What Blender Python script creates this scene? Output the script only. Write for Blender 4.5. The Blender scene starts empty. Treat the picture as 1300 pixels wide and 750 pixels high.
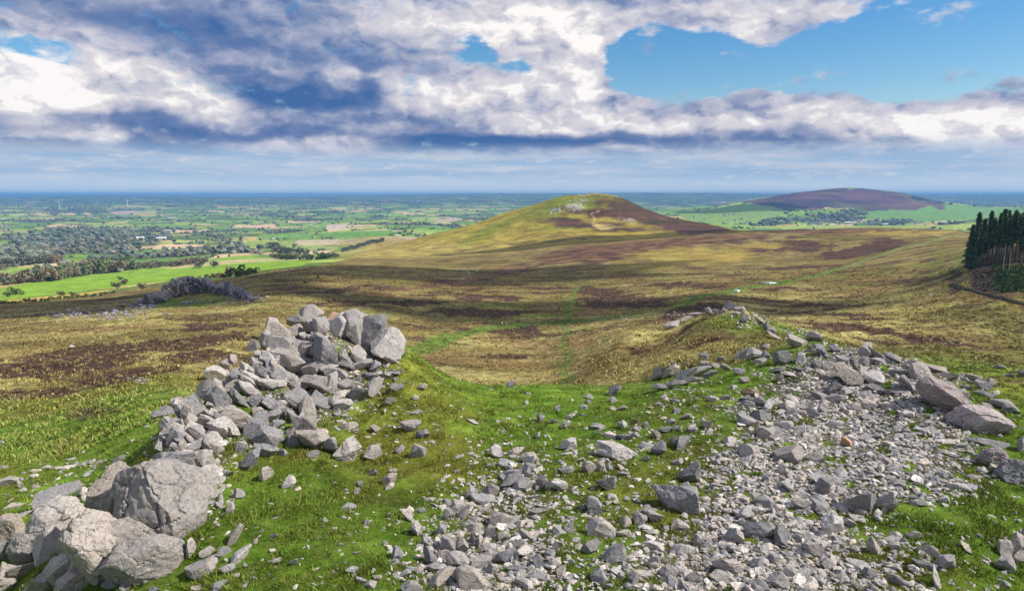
import bpy, bmesh, math, random
import numpy as np
from mathutils import Vector, Matrix, Euler
random.seed(7); rng = np.random.default_rng(11)
R = math.radians
scene = bpy.context.scene
COL = scene.collection

# ------------------------------------------------------------------ camera (at the origin, 250 m is the valley far below)
F = 878.0; PITCH = math.atan(127.0/F); CP, SP = math.cos(PITCH), math.sin(PITCH)
cam = bpy.data.cameras.new('camera'); camo = bpy.data.objects.new('camera', cam); COL.objects.link(camo)
camo.location = (0, 0, 0); camo.rotation_euler = (R(90)-PITCH, 0, 0)
cam.sensor_width = 36; cam.lens = F/1300*36; cam.clip_start = 0.5; cam.clip_end = 120000
scene.camera = camo

def ray(u, v):
    """photo measurement -> world direction (x, y, z)"""
    a = (np.asarray(u, float)-650)/F; b = (375-np.asarray(v, float))/F
    return a, CP+b*SP, -SP+b*CP
def project(x, y, z):
    f = y*CP-z*SP; up = y*SP+z*CP
    f = np.where(np.abs(f) < .1, .1, f)
    return 650+F*x/f, 375-F*up/f

# ------------------------------------------------------------------ noise
_p = rng.permutation(256); PERM = np.concatenate([_p, _p, _p])
_g = rng.normal(size=(256, 3)); GRAD = _g/np.linalg.norm(_g, axis=1)[:, None]
def perlin(x, y, z=0.0):
    x, y, z = np.broadcast_arrays(np.asarray(x, float), np.asarray(y, float), np.asarray(z, float))
    xi, yi, zi = np.floor(x).astype(np.int64), np.floor(y).astype(np.int64), np.floor(z).astype(np.int64)
    xf, yf, zf = x-xi, y-yi, z-zi; xi &= 255; yi &= 255; zi &= 255
    s = lambda t: t*t*t*(t*(t*6-15)+10)
    u, v, w = s(xf), s(yf), s(zf)
    def g(a, b, c):
        h = PERM[PERM[PERM[(xi+a) & 255]+((yi+b) & 255)]+((zi+c) & 255)]
        gr = GRAD[h]
        return gr[..., 0]*(xf-a)+gr[..., 1]*(yf-b)+gr[..., 2]*(zf-c)
    l = lambda t, a, b: a+t*(b-a)
    return 1.4*l(w, l(v, l(u, g(0,0,0), g(1,0,0)), l(u, g(0,1,0), g(1,1,0))), l(v, l(u, g(0,0,1), g(1,0,1)), l(u, g(0,1,1), g(1,1,1))))
def fbm(x, y, z=0.0, o=4, gain=.5):
    t = 0; a = 1; f = 1
    for i in range(o):
        t = t+a*perlin(x*f+13.7*i, y*f-7.1*i, z*f if np.ndim(z) or z else 3.3*i); a *= gain; f *= 2.03
    return t
def sst(a, b, x):
    t = np.clip((x-a)/(b-a), 0, 1); return t*t*(3-2*t)

# ------------------------------------------------------------------ terrain: control points (photo u, photo v, metres forward) or (u, metres forward, height, 'z')
CPT = '''0 750 31;120 750 27;250 750 25.5;450 750 24.5;650 750 24.5;850 750 25;1050 750 25.5;1300 750 26;
280 700 27.5;230 620 33;300 600 36;400 650 31;500 700 27.5;500 600 37;600 560 43.5;700 550 46;700 600 37.5;700 650 31.5;
400 560 41;450 500 49;470 455 53;530 452 56;560 475 57;620 490 60;700 490 63;780 492 63;820 495 60;
380 480 50;330 500 46;270 510 43;300 550 40;330 450 51;385 425 54;420 408 56;450 412 56;490 425 56;
215 560 38;215 600 34.5;150 680 30;60 720 30.5;0 720 33;60 640 46;20 600 58;130 600 50;150 560 62;180 520 75;60 560 75;30 520 95;150 490 100;
200 470 110;100 450 170;250 430 180;0 450 180;0 500 110;100 420 230;0 415 270;200 400 280;300 385 330;330 375 350;300 420 210;
700 475 180;600 470 185;800 470 165;700 440 235;600 440 230;700 407 300;550 420 270;500 400 300;500 370 400;500 350 500;400 360 420;400 348 470;450 340 560;
700 370 430;700 350 540;650 340 700;560 345 600;500 330 900;600 325 950;700 315 1000;800 330 700;850 310 850;900 297 1000;750 318 850;
1000 292 1150;1100 291 1150;1200 292 1000;1300 300 800;1000 320 720;1100 320 650;1200 320 500;1100 350 430;1000 350 480;1200 350 370;1250 365 285;1250 335 330;
1300 385 250;1300 430 190;1200 400 240;1200 440 175;1100 400 250;1100 430 190;1000 400 280;900 380 320;800 400 310;
930 397 165;965 404 160;960 415 148;900 430 138;1000 423 150;850 440 145;800 430 185;790 448 160;760 455 180;740 470 168;840 412 215;780 415 245;1050 420 190;
900 450 112;950 440 118;850 465 95;870 480 62;930 460 80;950 470 60;1000 440 68;1020 432 72;1060 440 65;1100 447 63;1150 462 58;1200 474 58;1280 487 58;
1240 540 46;1100 520 50;1100 600 37.5;1000 560 43.5;1000 650 31.5;1200 650 31.5;850 560 43.5;850 650 31.5;1280 600 37.5;1350 560 43;
0 400 380;0 385 500;150 385 430;150 370 700;0 370 800;0 355 1100;100 340 1600;300 345 800;300 335 1300;400 333 900;400 325 1500;0 330 1900;200 320 2300;
0 300 3500;200 300 3500;400 300 3300;450 310 2300;500 300 2600;560 280 5500;0 280 6000;300 280 6000;0 262 10500;300 262 10500;600 262 10500;
0 253 15000;200 252 15000;400 253 15000;600 251 15000;850 252 15000;1100 252 15000;1300 253 15000;0 249.5 20000;200 249 20000;330 250 20000;450 248.6 20000;600 246.5 20000;700 246 20000;
800 244.5 20000;900 245.5 20000;1100 248 20000;1300 248 20000;
750 244.5 1500;720 248 1490;690 257 1490;640 270 1500;600 283 1500;550 297 1500;500 312 1500;460 322 1500;775 247.5 1500;800 257 1500;825 270 1500;860 281 1500;900 288 1500;
745 268 1400;745 290 1230;745 305 1080;650 298 1250;600 310 1200;550 320 1150;820 289 1250;
1000 288 4000;1100 288 4000;1200 285 3500;1300 280 3800;1090 240 6500;1050 242 6500;1000 247.5 6500;960 254 6500;1150 245 6500;1190 257 6400;1090 264 5700;1000 272 5200;
1200 268 5200;880 270 6000;860 274 4500;900 262 7500;1250 262 7000;1300 262 7000'''
CPZ = '''330 62 -18;330 85 -27;430 66 -18.5;430 90 -29;520 68 -19;520 95 -31;620 75 -22;620 100 -32;700 80 -23;700 110 -34;780 80 -23;780 110 -33;270 55 -18;
930 195 -33;930 235 -42;1000 190 -36;1010 235 -42;1010 110 -24;1100 75 -17.5;1100 95 -26;1200 70 -19;1200 90 -27;1300 70 -20;1300 95 -28;1020 86 -19;
745 1650 -30;745 1900 -110;600 1800 -130;500 1800 -160;850 1800 -120;950 1500 -95;900 2300 -200;1050 1700 -130;1200 1600 -130;1300 1500 -110;700 3000 -210;1050 2500 -190;
1090 8500 -150;950 8500 -150;1250 8500 -150;700 8000 -200;500 8000 -200;1250 390 -33;1300 330 -31;1350 400 -33;
0 27000 -70;400 27000 -70;800 27000 -50;1300 27000 -60;0 40000 -150;650 40000 -150;1300 40000 -150'''
pts = []
for s in CPT.replace('\n', '').split(';'):
    u, v, Y = map(float, s.split()); dx, dy, dz = ray(u, v); pts.append((dx/dy, math.log(Y), Y*dz/dy))
for s in CPZ.replace('\n', '').split(';'):
    u, Y, z = map(float, s.split()); pts.append(((u-650)/F/CP*1.0, math.log(Y), z))
for a in (-1.1, -.6, 0, .6, 1.1):
    for Y, z in ((4, -15.0), (9, -15.1), (17, -15.2)):
        pts.append((a, math.log(Y), z))
for Y, zl, zr in ((30, -17, -16), (60, -27, -19), (120, -38, -33), (300, -62, -38), (900, -130, -60), (3000, -205, -170), (10000, -180, -160), (20000, -60, -20)):
    pts.append((-1.15, math.log(Y), zl)); pts.append((1.15, math.log(Y), zr))
pts = np.array(pts); SC = 2.6
PX = np.stack([pts[:, 0]*SC, pts[:, 1]], 1); PZ = pts[:, 2]
# vertical exaggeration differs with distance: interpolate z scaled by a smooth gauge of distance
gauge = lambda l: 12+0.12*np.exp(l)**0.85
def kern(d2): return .5*d2*np.log(d2+1e-12)
n = len(PX); D2 = ((PX[:, None]-PX[None])**2).sum(-1)
Kmat = kern(D2)+np.eye(n)*2e-4
Pm = np.concatenate([np.ones((n, 1)), PX], 1)
A_ = np.block([[Kmat, Pm], [Pm.T, np.zeros((3, 3))]])
W_ = np.linalg.solve(A_, np.concatenate([PZ/gauge(PX[:, 1]), np.zeros(3)]))
def tps(a, l):
    sh = a.shape; X = np.stack([a.ravel()*SC, l.ravel()], 1); out = np.empty(len(X))
    for i in range(0, len(X), 20000):
        x = X[i:i+20000]; d2 = ((x[:, None]-PX[None])**2).sum(-1)
        out[i:i+20000] = kern(d2)@W_[:n]+W_[n]+x@W_[n+1:]
    return out.reshape(sh)*gauge(l)

AZ = np.concatenate([np.linspace(-180, -43, 70, endpoint=False), np.linspace(-43, 43, 1180, endpoint=False), np.linspace(43, 180, 71)])
AZ = np.radians(AZ); NA = len(AZ)
RR = np.concatenate([np.geomspace(2.0, 18, 22, endpoint=False), np.geomspace(18, 42000, 880)]); NR = len(RR)
# smooth base evaluated on a coarser grid of columns, then filled in
caz = np.radians(np.linspace(-47, 47, 236)); clr = np.log(np.concatenate([np.geomspace(2.0, 18, 22, endpoint=False), np.geomspace(18, 42000, 880)]))
CA, CL = np.meshgrid(caz, clr)
BASE = tps(np.tan(CA), CL+np.log(np.cos(CA)))
def base_at(az, row):     # row: float row index
    t = (np.clip(az, caz[0], caz[-1])-caz[0])/(caz[1]-caz[0]); i = np.clip(t.astype(int), 0, len(caz)-2); f = t-i
    return BASE[row, i]*(1-f)+BASE[row, i+1]*f
GA, GR = np.meshgrid(AZ, RR)
rows = np.repeat(np.arange(NR)[:, None], NA, 1)
Z = base_at(GA, rows)
zl, zr = BASE[:, :1], BASE[:, -1:]
tt = np.clip((np.abs(GA)-caz[-1])/(math.pi-caz[-1]), 0, 1)
Z = Z*(1-tt)+.5*(zl+zr)*tt
X = GR*np.sin(GA); Y = GR*np.cos(GA)
# relief of its own: tussocks near, hummocks on the moor, folds on the hills
Z += .30*fbm(X/7, Y/7, o=3)*sst(14, 30, GR)*(1-sst(250, 600, GR))
Z += .09*fbm(X/1.1, Y/1.1, o=3)*(1-sst(90, 180, GR))
Z += 1.0*fbm(X/38, Y/30, o=4)*sst(70, 180, GR)*(1-sst(1500, 3000, GR))
Z += 5.*fbm(X/210, Y/210, o=4)*sst(950, 1500, GR)
Z += 24.*fbm(X/1500, Y/900, o=3)*sst(1800, 3500, GR)*(1-sst(9000, 15000, GR))
Z += 26.*fbm(X/5200+3, Y/2600, o=4)*sst(11000, 16000, GR)*(1-sst(24000, 30000, GR))
Z[0, :] = Z[0, :].mean()
U, V = project(X, Y, Z)
SL = Z/GR

LR0 = np.log(RR)
def row_of(r): return np.interp(np.log(np.maximum(r, RR[0])), LR0, np.arange(NR))
def col_of(az): return np.interp(az, AZ, np.arange(NA))
def Hxy(x, y):
    x = np.asarray(x, float); y = np.asarray(y, float)
    rr = row_of(np.hypot(x, y)); cc = col_of(np.arctan2(x, y))
    r0 = np.clip(rr.astype(int), 0, NR-2); c0 = np.clip(cc.astype(int), 0, NA-2); fr = rr-r0; fc = cc-c0
    return (Z[r0, c0]*(1-fr)+Z[r0+1, c0]*fr)*(1-fc)+(Z[r0, c0+1]*(1-fr)+Z[r0+1, c0+1]*fr)*fc
def hit(u, v, rmin=16.0):
    """where the sight line of a measured photo point meets the ground; x, y, z, ok"""
    u = np.atleast_1d(np.asarray(u, float)); v = np.atleast_1d(np.asarray(v, float))
    dx, dy, dz = ray(u, v); h = np.hypot(dx, dy); s = dz/h; az = np.arctan2(dx, dy)
    c = np.round(col_of(az)).astype(int); r0 = int(row_of(rmin))
    out = np.full((len(u), 3), np.nan)
    for i in range(0, len(u), 4000):
        T = SL[r0:, c[i:i+4000]]; sm = s[i:i+4000]
        m = T >= sm[None]; k = m.argmax(0); ok = m.any(0) & (k > 0)
        kk = np.maximum(k, 1); j = np.arange(T.shape[1])
        t1 = T[kk, j]; t0 = T[kk-1, j]; f = np.clip((sm-t0)/(t1-t0+1e-12), 0, 1)
        rad = np.exp(LR0[r0+kk-1]*(1-f)+LR0[r0+kk]*f); rad[~ok] = np.nan
        out[i:i+4000, 0] = rad*np.sin(az[i:i+4000]); out[i:i+4000, 1] = rad*np.cos(az[i:i+4000]); out[i:i+4000, 2] = rad*sm
    return out
# ------------------------------------------------------------------ what grows where (albedo of the vegetation, per vertex)
def lin(c):
    c = np.asarray(c, float)/255; return np.where(c <= .04045, c/12.92, ((c+.055)/1.055)**2.4)
def alb(r, g, b, k=1/1.25): return lin((r, g, b))*k
def mixc(c, d, w): return c+(np.asarray(d)-c)*w[..., None]
nz1 = fbm(X/23, Y/23, o=4); nz2 = fbm(X/3.1+5, Y/3.1, o=3); nz3 = fbm(X/90+9, Y/60, o=4); nzb = fbm(X/420, Y/420+3, o=4)
# strokes of heath run across the slope
str1 = fbm(X/34+7, Y/13+2, o=4); str2 = fbm(X/110+3, Y/45+8, o=4)
DU = U+14*fbm(U/30, V/9, o=3); DV = V+4*fbm(U/26+5, V/8+5, o=3)
def blob(lst):
    out = np.zeros_like(U)
    for u, v, ru, rv, ang, w in lst:
        a = R(ang); dx = DU-u; dv = DV-v
        p = (dx*math.cos(a)+dv*math.sin(a))/ru; q = (-dx*math.sin(a)+dv*math.cos(a))/rv
        out = np.maximum(out, w*np.exp(-(p*p+q*q)**1.5*.8))
    return out
GRASS = alb(112, 144, 46); OLIVE = alb(112, 108, 46); STRAW = alb(192, 182, 116); STRAW2 = alb(154, 134, 82)
HEATH = alb(80, 60, 54); REDB = alb(134, 100, 74); GOLD = alb(190, 168, 86); LIME = alb(146, 184, 62)
A = np.empty(U.shape+(3,)); A[:] = STRAW
A = mixc(A, STRAW2, np.clip(.5+nz1*.9, 0, 1)); A = mixc(A, OLIVE, np.clip(nz3*1.4+.1, 0, .8))
A = mixc(A, alb(120, 106, 58), .55*sst(300, 420, Y))
A = mixc(A, alb(134, 102, 72), .65*sst(.05, .5, fbm(X/55+31, Y/28+5, o=4)+.25*nz2)*sst(110, 200, Y))
moor = sst(62, 95, Y)*(1-sst(1150, 1500, GR))
# bright turf
g = 1-sst(60, 78, Y)
g = np.maximum(g, (1-sst(190, 330, U))*(1-sst(78, 125, Y))*1.0)
g = np.maximum(g, blob([(950, 412, 60, 12, 5, .9), (1010, 425, 40, 10, 20, .9), (1240, 470, 120, 14, 5, .7)])*(Y < 200)*(Y > 60))
g = np.maximum(g, blob([(230, 384, 60, 7, -4, .95), (330, 384, 50, 4, -6, .5), (60, 560, 120, 20, -5, .9)])*(Y > 60)*(Y < 500))
g = np.maximum(g, blob([(690, 400, 30, 3, 0, .6), (640, 388, 40, 3, 0, .6), (720, 388, 10, 14, 0, .6), (1190, 330, 12, 18, 0, .5), (1222, 350, 6, 16, 5, .8), (1225, 325, 12, 9, 0, .5)])*(Y > 150)*(Y < 700))
g = np.clip(g+.15*nz2*g, 0, 1)
turf = mixc(np.broadcast_to(GRASS, A.shape), alb(78, 110, 28), np.clip(.2+nz2*.7, 0, 1))
turf = mixc(turf, alb(134, 128, 54), np.clip(nz1*1.3+.06+.45*nz2, 0, .66))
A = mixc(A, turf, g)
DENS = [(1085, 540, 135, 82, 1), (1010, 610, 115, 60, 1), (1120, 470, 110, 34, 1), (980, 700, 120, 60, .8), (900, 720, 150, 50, .6), (640, 650, 80, 55, .55), (625, 715, 100, 45, .7), (730, 640, 90, 60, .16), (800, 590, 120, 50, .16), (1150, 600, 90, 34, .75), (1060, 720, 110, 50, .4),
        (1180, 700, 120, 50, .06), (400, 470, 85, 60, .75), (250, 560, 50, 80, .5), (430, 415, 60, 20, .7), (450, 520, 60, 40, .12), (560, 530, 130, 50, .04), (900, 520, 80, 40, .2), (1000, 450, 60, 25, .22), (1240, 480, 60, 25, .18), (180, 640, 60, 60, .1), (650, 600, 60, 40, .3), (560, 680, 60, 40, .18), (100, 610, 90, 25, .1), (700, 545, 120, 30, .09)]
def dens_at(u, v):
    d = np.full(np.shape(u), .022)
    for a, b, c, e, w in DENS: d = np.maximum(d, w*np.exp(-((((u-a)/c)**2+((v-b)/e)**2)**2)*.7))
    # patches of turf break the scree
    return d*np.where(perlin(u/26, v/17, 3.)+.5*perlin(u/11, v/8, 7.) > .32, .12, 1)
dg = np.where((Y < 72) & (Y > 0), dens_at(U, V), 0); A = mixc(A, mixc(np.broadcast_to(alb(136, 126, 112), A.shape), alb(78, 78, 50), np.clip(.5+nz2, 0, 1)), .85*sst(.30, .62, dg+.12*nz2))
# heather
hb = blob([(95, 462, 95, 20, -9, 1), (40, 500, 70, 8, -3, .8), (160, 478, 70, 9, -10, .9), (235, 436, 80, 9, -7, 1), (250, 452, 50, 7, -5, .9), (120, 524, 40, 6, -5, .7), (20, 470, 60, 14, 0, .8),
           (270, 415, 60, 5, -5, .8), (620, 378, 50, 5, 0, .7), (600, 397, 70, 6, 2, .8), (760, 371, 40, 7, 5, .8), (790, 383, 65, 8, 0, 1), (690, 366, 50, 4, 0, .6), (660, 419, 38, 9, 0, .8),
           (640, 452, 60, 6, 0, .45), (880, 394, 50, 7, -8, .9), (860, 362, 70, 4, 0, .6), (1000, 313, 60, 7, 0, .9), (960, 317, 30, 6, 0, .8), (1090, 319, 55, 7, -10, .9), (1130, 308, 30, 6, 0, .8),
           (1010, 340, 60, 4, 0, .6), (990, 366, 60, 4, 0, .6), (1070, 400, 90, 4, 5, .6), (1140, 425, 110, 5, 8, .8), (1050, 388, 60, 4, 0, .6), (1060, 415, 50, 6, 0, .8), (1212, 355, 8, 22, 0, .7), (430, 369, 60, 4, -6, .7),
           (560, 372, 60, 4, -4, .6), (520, 385, 70, 5, 0, .6), (450, 384, 70, 4, 0, .6)])*(Y > 62)*(Y < 1300)
hm = sst(.34, .50, hb+.34*str1+.16*nz2)*sst(.08, .3, hb)
hm = np.maximum(hm, .85*sst(.24, .42, str1+.35*str2+.16*nz2-.12*(Y < 230))*moor*(1-g)); A = mixc(A, alb(104, 96, 52), .5*sst(.0, .35, -str2+.4*str1)*moor*(1-g))
A = mixc(A, mixc(np.broadcast_to(HEATH, A.shape), REDB*.75, np.clip(.2+nz2*.8, 0, 1)), hm*moor)
# the red shoulder and the golden grass beside it
rb = blob([(760, 318, 90, 14, -8, 1), (880, 306, 100, 9, -4, .9), (1050, 294, 160, 3, 0, .8), (540, 362, 70, 4, -8, .9), (620, 350, 70, 5, -14, .8)])*(Y > 400)*(Y < 1400)
A = mixc(A, mixc(np.broadcast_to(REDB, A.shape), HEATH, np.clip(.35+1.1*str1+1.3*nz1, 0, 1)), sst(.25, .7, rb+.35*str1+.3*nz1))
gb = blob([(885, 325, 75, 11, 0, 1), (820, 338, 60, 6, -5, .8), (960, 312, 50, 5, 0, .7), (1150, 296, 80, 2.4, 0, .8)])*(Y > 400)*(Y < 1300)
A = mixc(A, GOLD*.85, .8*sst(.3, .7, gb+.3*str1))
# tracks: lengths measured on the ground
def poly_world(pl):
    h_ = hit([p[0] for p in pl], [p[1] for p in pl], 80); h_ = h_[~np.isnan(h_[:, 0])]
    out = [h_[0]]
    for a, b in zip(h_[:-1], h_[1:]):
        m_ = max(2, int(np.hypot(*(b-a)[:2])/4))
        for i in range(1, m_+1): out.append(a+(b-a)*i/m_)
    return np.array(out)
TR1 = poly_world([(528, 447), (560, 431), (615, 417), (665, 411), (712, 409), (760, 405), (800, 400), (840, 393), (870, 386), (930, 369), (1000, 357), (1060, 343), (1100, 330), (1140, 316), (1180, 307), (1215, 298)])
TR2 = poly_world([(722, 484), (716, 466), (722, 452), (714, 438), (722, 424), (716, 412), (724, 400), (718, 390), (727, 378), (730, 370), (737, 363)])
def near_line(T, wd):
    out = np.full(U.shape, 1e9); idx = np.argwhere((Y > 100) & (Y < 1250) & (np.abs(GA) < .8))
    P = np.stack([X[idx[:, 0], idx[:, 1]], Y[idx[:, 0], idx[:, 1]]], 1); T = np.concatenate([T[:-1]+(T[1:]-T[:-1])*q for q in ((0, .5) if wd > 3 else (0, .34, .67))])
    P = P+np.stack([1.2*perlin(P[:, 0]/7, P[:, 1]/7), 1.2*perlin(P[:, 1]/7, P[:, 0]/7)], 1)
    dm = np.full(len(P), 1e9)
    for q in T: dm = np.minimum(dm, np.hypot(P[:, 0]-q[0], P[:, 1]-q[1]))
    out[idx[:, 0], idx[:, 1]] = dm
    return out
d1 = near_line(TR1, 4); d2 = near_line(TR2, 2)
pm = np.maximum(1-sst(3.4, 6.5, d1), (.55+.4*sst(-.3, .3, nz2))*(1-sst(.9, 2.3, d2)))
A = mixc(A, alb(104, 130, 52), .9*pm)
core = (1-sst(.6, 2.6, np.abs(d1-1.3)))*sst(430, 560, Y)
A = mixc(A, alb(160, 150, 110), .7*core)
# felled plot below the conifers; strip on their left paints the shadow they cast
fb = blob([(1258, 358, 42, 14, 12, 1), (1213, 345, 7, 28, 3, .8)])*(Y > 200)*(Y < 330)
A = mixc(A, alb(92, 78, 66), .8*sst(.35, .6, fb+.2*nz2))
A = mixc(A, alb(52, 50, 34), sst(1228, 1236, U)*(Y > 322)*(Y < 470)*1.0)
# ---- the summit hill
hill = sst(900, 1150, Y)*(1-sst(2300, 2700, Y))*sst(400, 470, U)*(1-sst(940, 980, U))
hc = np.empty_like(A); hc[:] = alb(168, 152, 66)
hc = mixc(hc, alb(196, 180, 108), sst(300, 325, V+6*str2))
hc = mixc(hc, alb(172, 146, 66), .5*sst(.0, .4, nzb)); hc = mixc(hc, alb(120, 132, 44), blob([(715, 262, 60, 12, -12, 1), (630, 290, 50, 6, -25, .8), (700, 290, 30, 5, 0, .6)]))
hb2 = blob([(770, 272, 60, 6, 6, 1), (735, 284, 55, 6, 3, .9), (850, 280, 85, 12, 16, 1.4), (800, 262, 25, 8, 30, .8), (720, 300, 60, 3, 0, .6), (690, 306, 60, 2.4, -4, .5), (600, 315, 60, 3, -10, .4), (800, 290, 50, 4, 0, .7)])
hc = mixc(hc, mixc(np.broadcast_to(alb(104, 70, 66), A.shape), alb(70, 66, 44), np.clip(.4+str2, 0, 1)), sst(.16, .78, hb2+.30*str2+.16*nz1))
hc = mixc(hc, alb(190, 186, 176), (.45)*sst(.45, .75, blob([(727, 262, 9, 5, 0, 1), (742, 256, 12, 3, 0, .9), (706, 267, 6, 3, 0, .9), (692, 252, 5, 2.5, 0, .7), (797, 280, 14, 2.5, 10, .7)])+.35*fbm(X/9, Y/9, o=3)))
hc = mixc(hc, alb(205, 180, 120), .9*blob([(757, 276, 10, 1.3, 50, 1), (768, 287, 12, 2.2, 10, 1)]))
hc = hc*np.clip(1+.32*nz1+.3*str1+.12*nz2, .5, 1.6)[..., None]; A = mixc(A, hc, hill)
# ---- farmland in the valley: fields with their hedges
vb = np.interp(U, [0, 60, 100, 200, 300, 400, 440, 470, 500], [387, 381, 376, 362, 352, 338, 329, 320, 312])
farm = np.where(U < 520, (Y > 430)*sst(-.6, .6, vb-V)*1.0, 0.0)*(1-hill); farm = np.maximum(farm, sst(1650, 1900, Y)*(1-hill)); farm = np.where(np.abs(GA) > .72, sst(600, 900, GR), farm)
wx = X+60*fbm(X/500, Y/500, o=2); wy = Y+60*fbm(X/500+9, Y/500+4, o=2)
ca, sa = math.cos(.35), math.sin(.35); fx = wx*ca+wy*sa; fy = (-wx*sa+wy*ca)
FH = 215.; rowi = np.floor(fy/FH); jit = ((rowi*7919) % 17)/17; cw = 190+170*(((rowi*31) % 7)/7); coli = np.floor(fx/cw+jit)
edx = np.abs(fx/cw+jit-coli-.5); edy = np.abs(fy/FH-rowi-.5)
edge = np.minimum((.5-edx)*cw, (.5-edy)*FH)
hsh = ((rowi*127.1+coli*311.7+(rowi*coli) % 13*17.3) % 97)/97
pal = np.array([alb(*c) for c in [(128, 164, 66), (108, 148, 56), (146, 172, 84), (96, 134, 58), (160, 176, 96), (118, 156, 62), (90, 124, 58), (170, 164, 104), (104, 142, 52), (196, 176, 140), (132, 160, 74), (84, 110, 56)]])
fc = pal[(hsh*len(pal)).astype(int) % len(pal)]*(1.4+.14*nz1[..., None]+.06*nz2[..., None])
WOOD = alb(94, 104, 72)
woodn = fbm(X/650+21, Y/420+2, o=4)
wood = np.clip(sst(.30, .42, woodn+.15*sst(4000, 7000, Y))+sst(.45, .75, blob([(110, 305, 130, 20, 0, .9), (30, 322, 70, 16, 0, .7), (260, 300, 90, 14, 0, .6), (100, 268, 90, 4, 0, .8), (60, 282, 60, 5, 5, .7), (330, 322, 40, 8, 0, .6), (1070, 275, 60, 7, 0, .8), (970, 283, 50, 5, 0, .7), (1140, 279, 40, 4, 0, .6), (300, 270, 70, 5, 5, .6)])+.3*nzb), 0, 1)*(Y > 1500)
fc = np.clip(fc*np.array([1.14, 1.0, .95]), 0, .7); fc = mixc(fc, WOOD, wood); fc = mixc(fc, alb(84, 100, 60), (1-sst(4, 10, edge))*.9)
def inpoly(P, y0, y1):
    ins = np.zeros(U.shape, bool); m_ = (Y > y0) & (Y < y1); uu = U[m_]; vv = V[m_]; r_ = np.zeros(len(uu), bool)
    for (x1, y1_), (x2, y2_) in zip(P, P[1:]+P[:1]):
        if y1_ == y2_: continue
        c = ((y1_ > vv) != (y2_ > vv)) & (uu < (x2-x1)*(vv-y1_)/(y2_-y1_)+x1); r_ ^= c
    ins[m_] = r_; return ins
FIELDS = [([(-80, 396), (-80, 370), (0, 366), (60, 354), (160, 345), (270, 334), (400, 330), (380, 338), (300, 347), (200, 358), (100, 370), (0, 381)], LIME), ([(-80, 410), (-80, 393), (0, 382), (100, 372), (150, 366), (100, 377), (0, 388)], alb(214, 186, 96)),
    ([(0, 348), (60, 344), (150, 336), (30, 341)], alb(130, 170, 70)), ([(200, 340), (250, 333), (330, 328), (320, 333), (220, 341)], alb(204, 190, 130)), ([(215, 335), (300, 330), (400, 326), (400, 329), (300, 334)], alb(206, 196, 140)),
    ([(377, 305), (438, 303.6), (434.5, 310.7), (376, 311)], alb(214, 196, 160)), ([(441, 303.6), (496.7, 301.8), (490, 309.4), (436, 310.7)], alb(216, 198, 164)), ([(500.5, 301.8), (530, 301), (516, 311), (485, 312.5)], alb(206, 186, 156)),
    ([(415.5, 285.3), (442, 284), (438, 291), (413.7, 291.7)], alb(222, 204, 176)), ([(312.7, 306), (375, 305.6), (374, 312.5), (310, 316)], alb(160, 180, 88)), ([(376, 312), (434, 312), (424, 318), (376, 318)], alb(160, 178, 100)), ([(430, 312), (485, 314), (470, 320), (425, 320)], alb(120, 168, 72)),
    ([(405, 296), (470, 293), (500, 292), (490, 299), (400, 302)], alb(118, 164, 70)), ([(330, 298), (400, 296), (395, 303), (325, 304)], alb(128, 170, 80)), ([(136, 269), (170, 267), (182, 270), (150, 273)], alb(206, 176, 160)), ([(155, 262), (190, 260), (230, 262), (190, 264)], alb(206, 170, 150)), ([(200, 261), (235, 259), (262, 262), (225, 264)], alb(214, 180, 150)),
    ([(250, 264), (275, 265), (290, 270), (265, 269)], alb(206, 190, 150)), ([(575, 262), (615, 258), (625, 261), (590, 265)], alb(206, 180, 160)), ([(545, 280), (580, 276), (590, 279), (560, 283)], alb(206, 184, 160)),
    ([(1170, 280), (1230, 276), (1232, 278), (1190, 282)], alb(214, 206, 180)), ([(860, 272), (960, 256), (1000, 268), (960, 284), (880, 284)], alb(140, 170, 84)), ([(1110, 256), (1200, 260), (1300, 266), (1300, 276), (1170, 282), (1100, 274)], alb(128, 172, 84)), ([(960, 287), (1210, 286), (1210, 290), (960, 290)], alb(170, 186, 84))]
handm = np.zeros(U.shape, bool)
for P, c in FIELDS:
    m_ = inpoly(P, 480, 9000); handm |= m_; fc[m_] = c*(1+.05*nz2[m_][:, None])
A = mixc(A, fc, farm)
# the heather hill beyond the village, and the bluish plantations near the skyline
fr = blob([(1080, 252, 95, 12, 4, 1.3), (1000, 259, 45, 6, 6, 1.1), (1150, 254, 50, 5, 12, 1.0)])*(Y > 5400)*(Y < 8000)
frc = mixc(np.broadcast_to(alb(124, 82, 96), A.shape), alb(70, 60, 80), np.clip(.5+1.4*nzb, 0, 1)); frc = mixc(frc, alb(118, 112, 74), .7*sst(.1, .5, woodn))
A = mixc(A, frc, sst(.35, .5, fr+.1*nzb)); A = mixc(A, alb(40, 52, 50), sst(.4, .6, blob([(1165, 250, 32, 3.4, 14, 1)]))*(Y > 5400)*(Y < 8000))
A = mixc(A, WOOD*.75, sst(9500, 12000, Y)*np.clip(.7+nzb, 0, .97))
A = np.clip(A, .004, .85)
rough = np.clip(1-g*.5, 0, 1)
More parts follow.
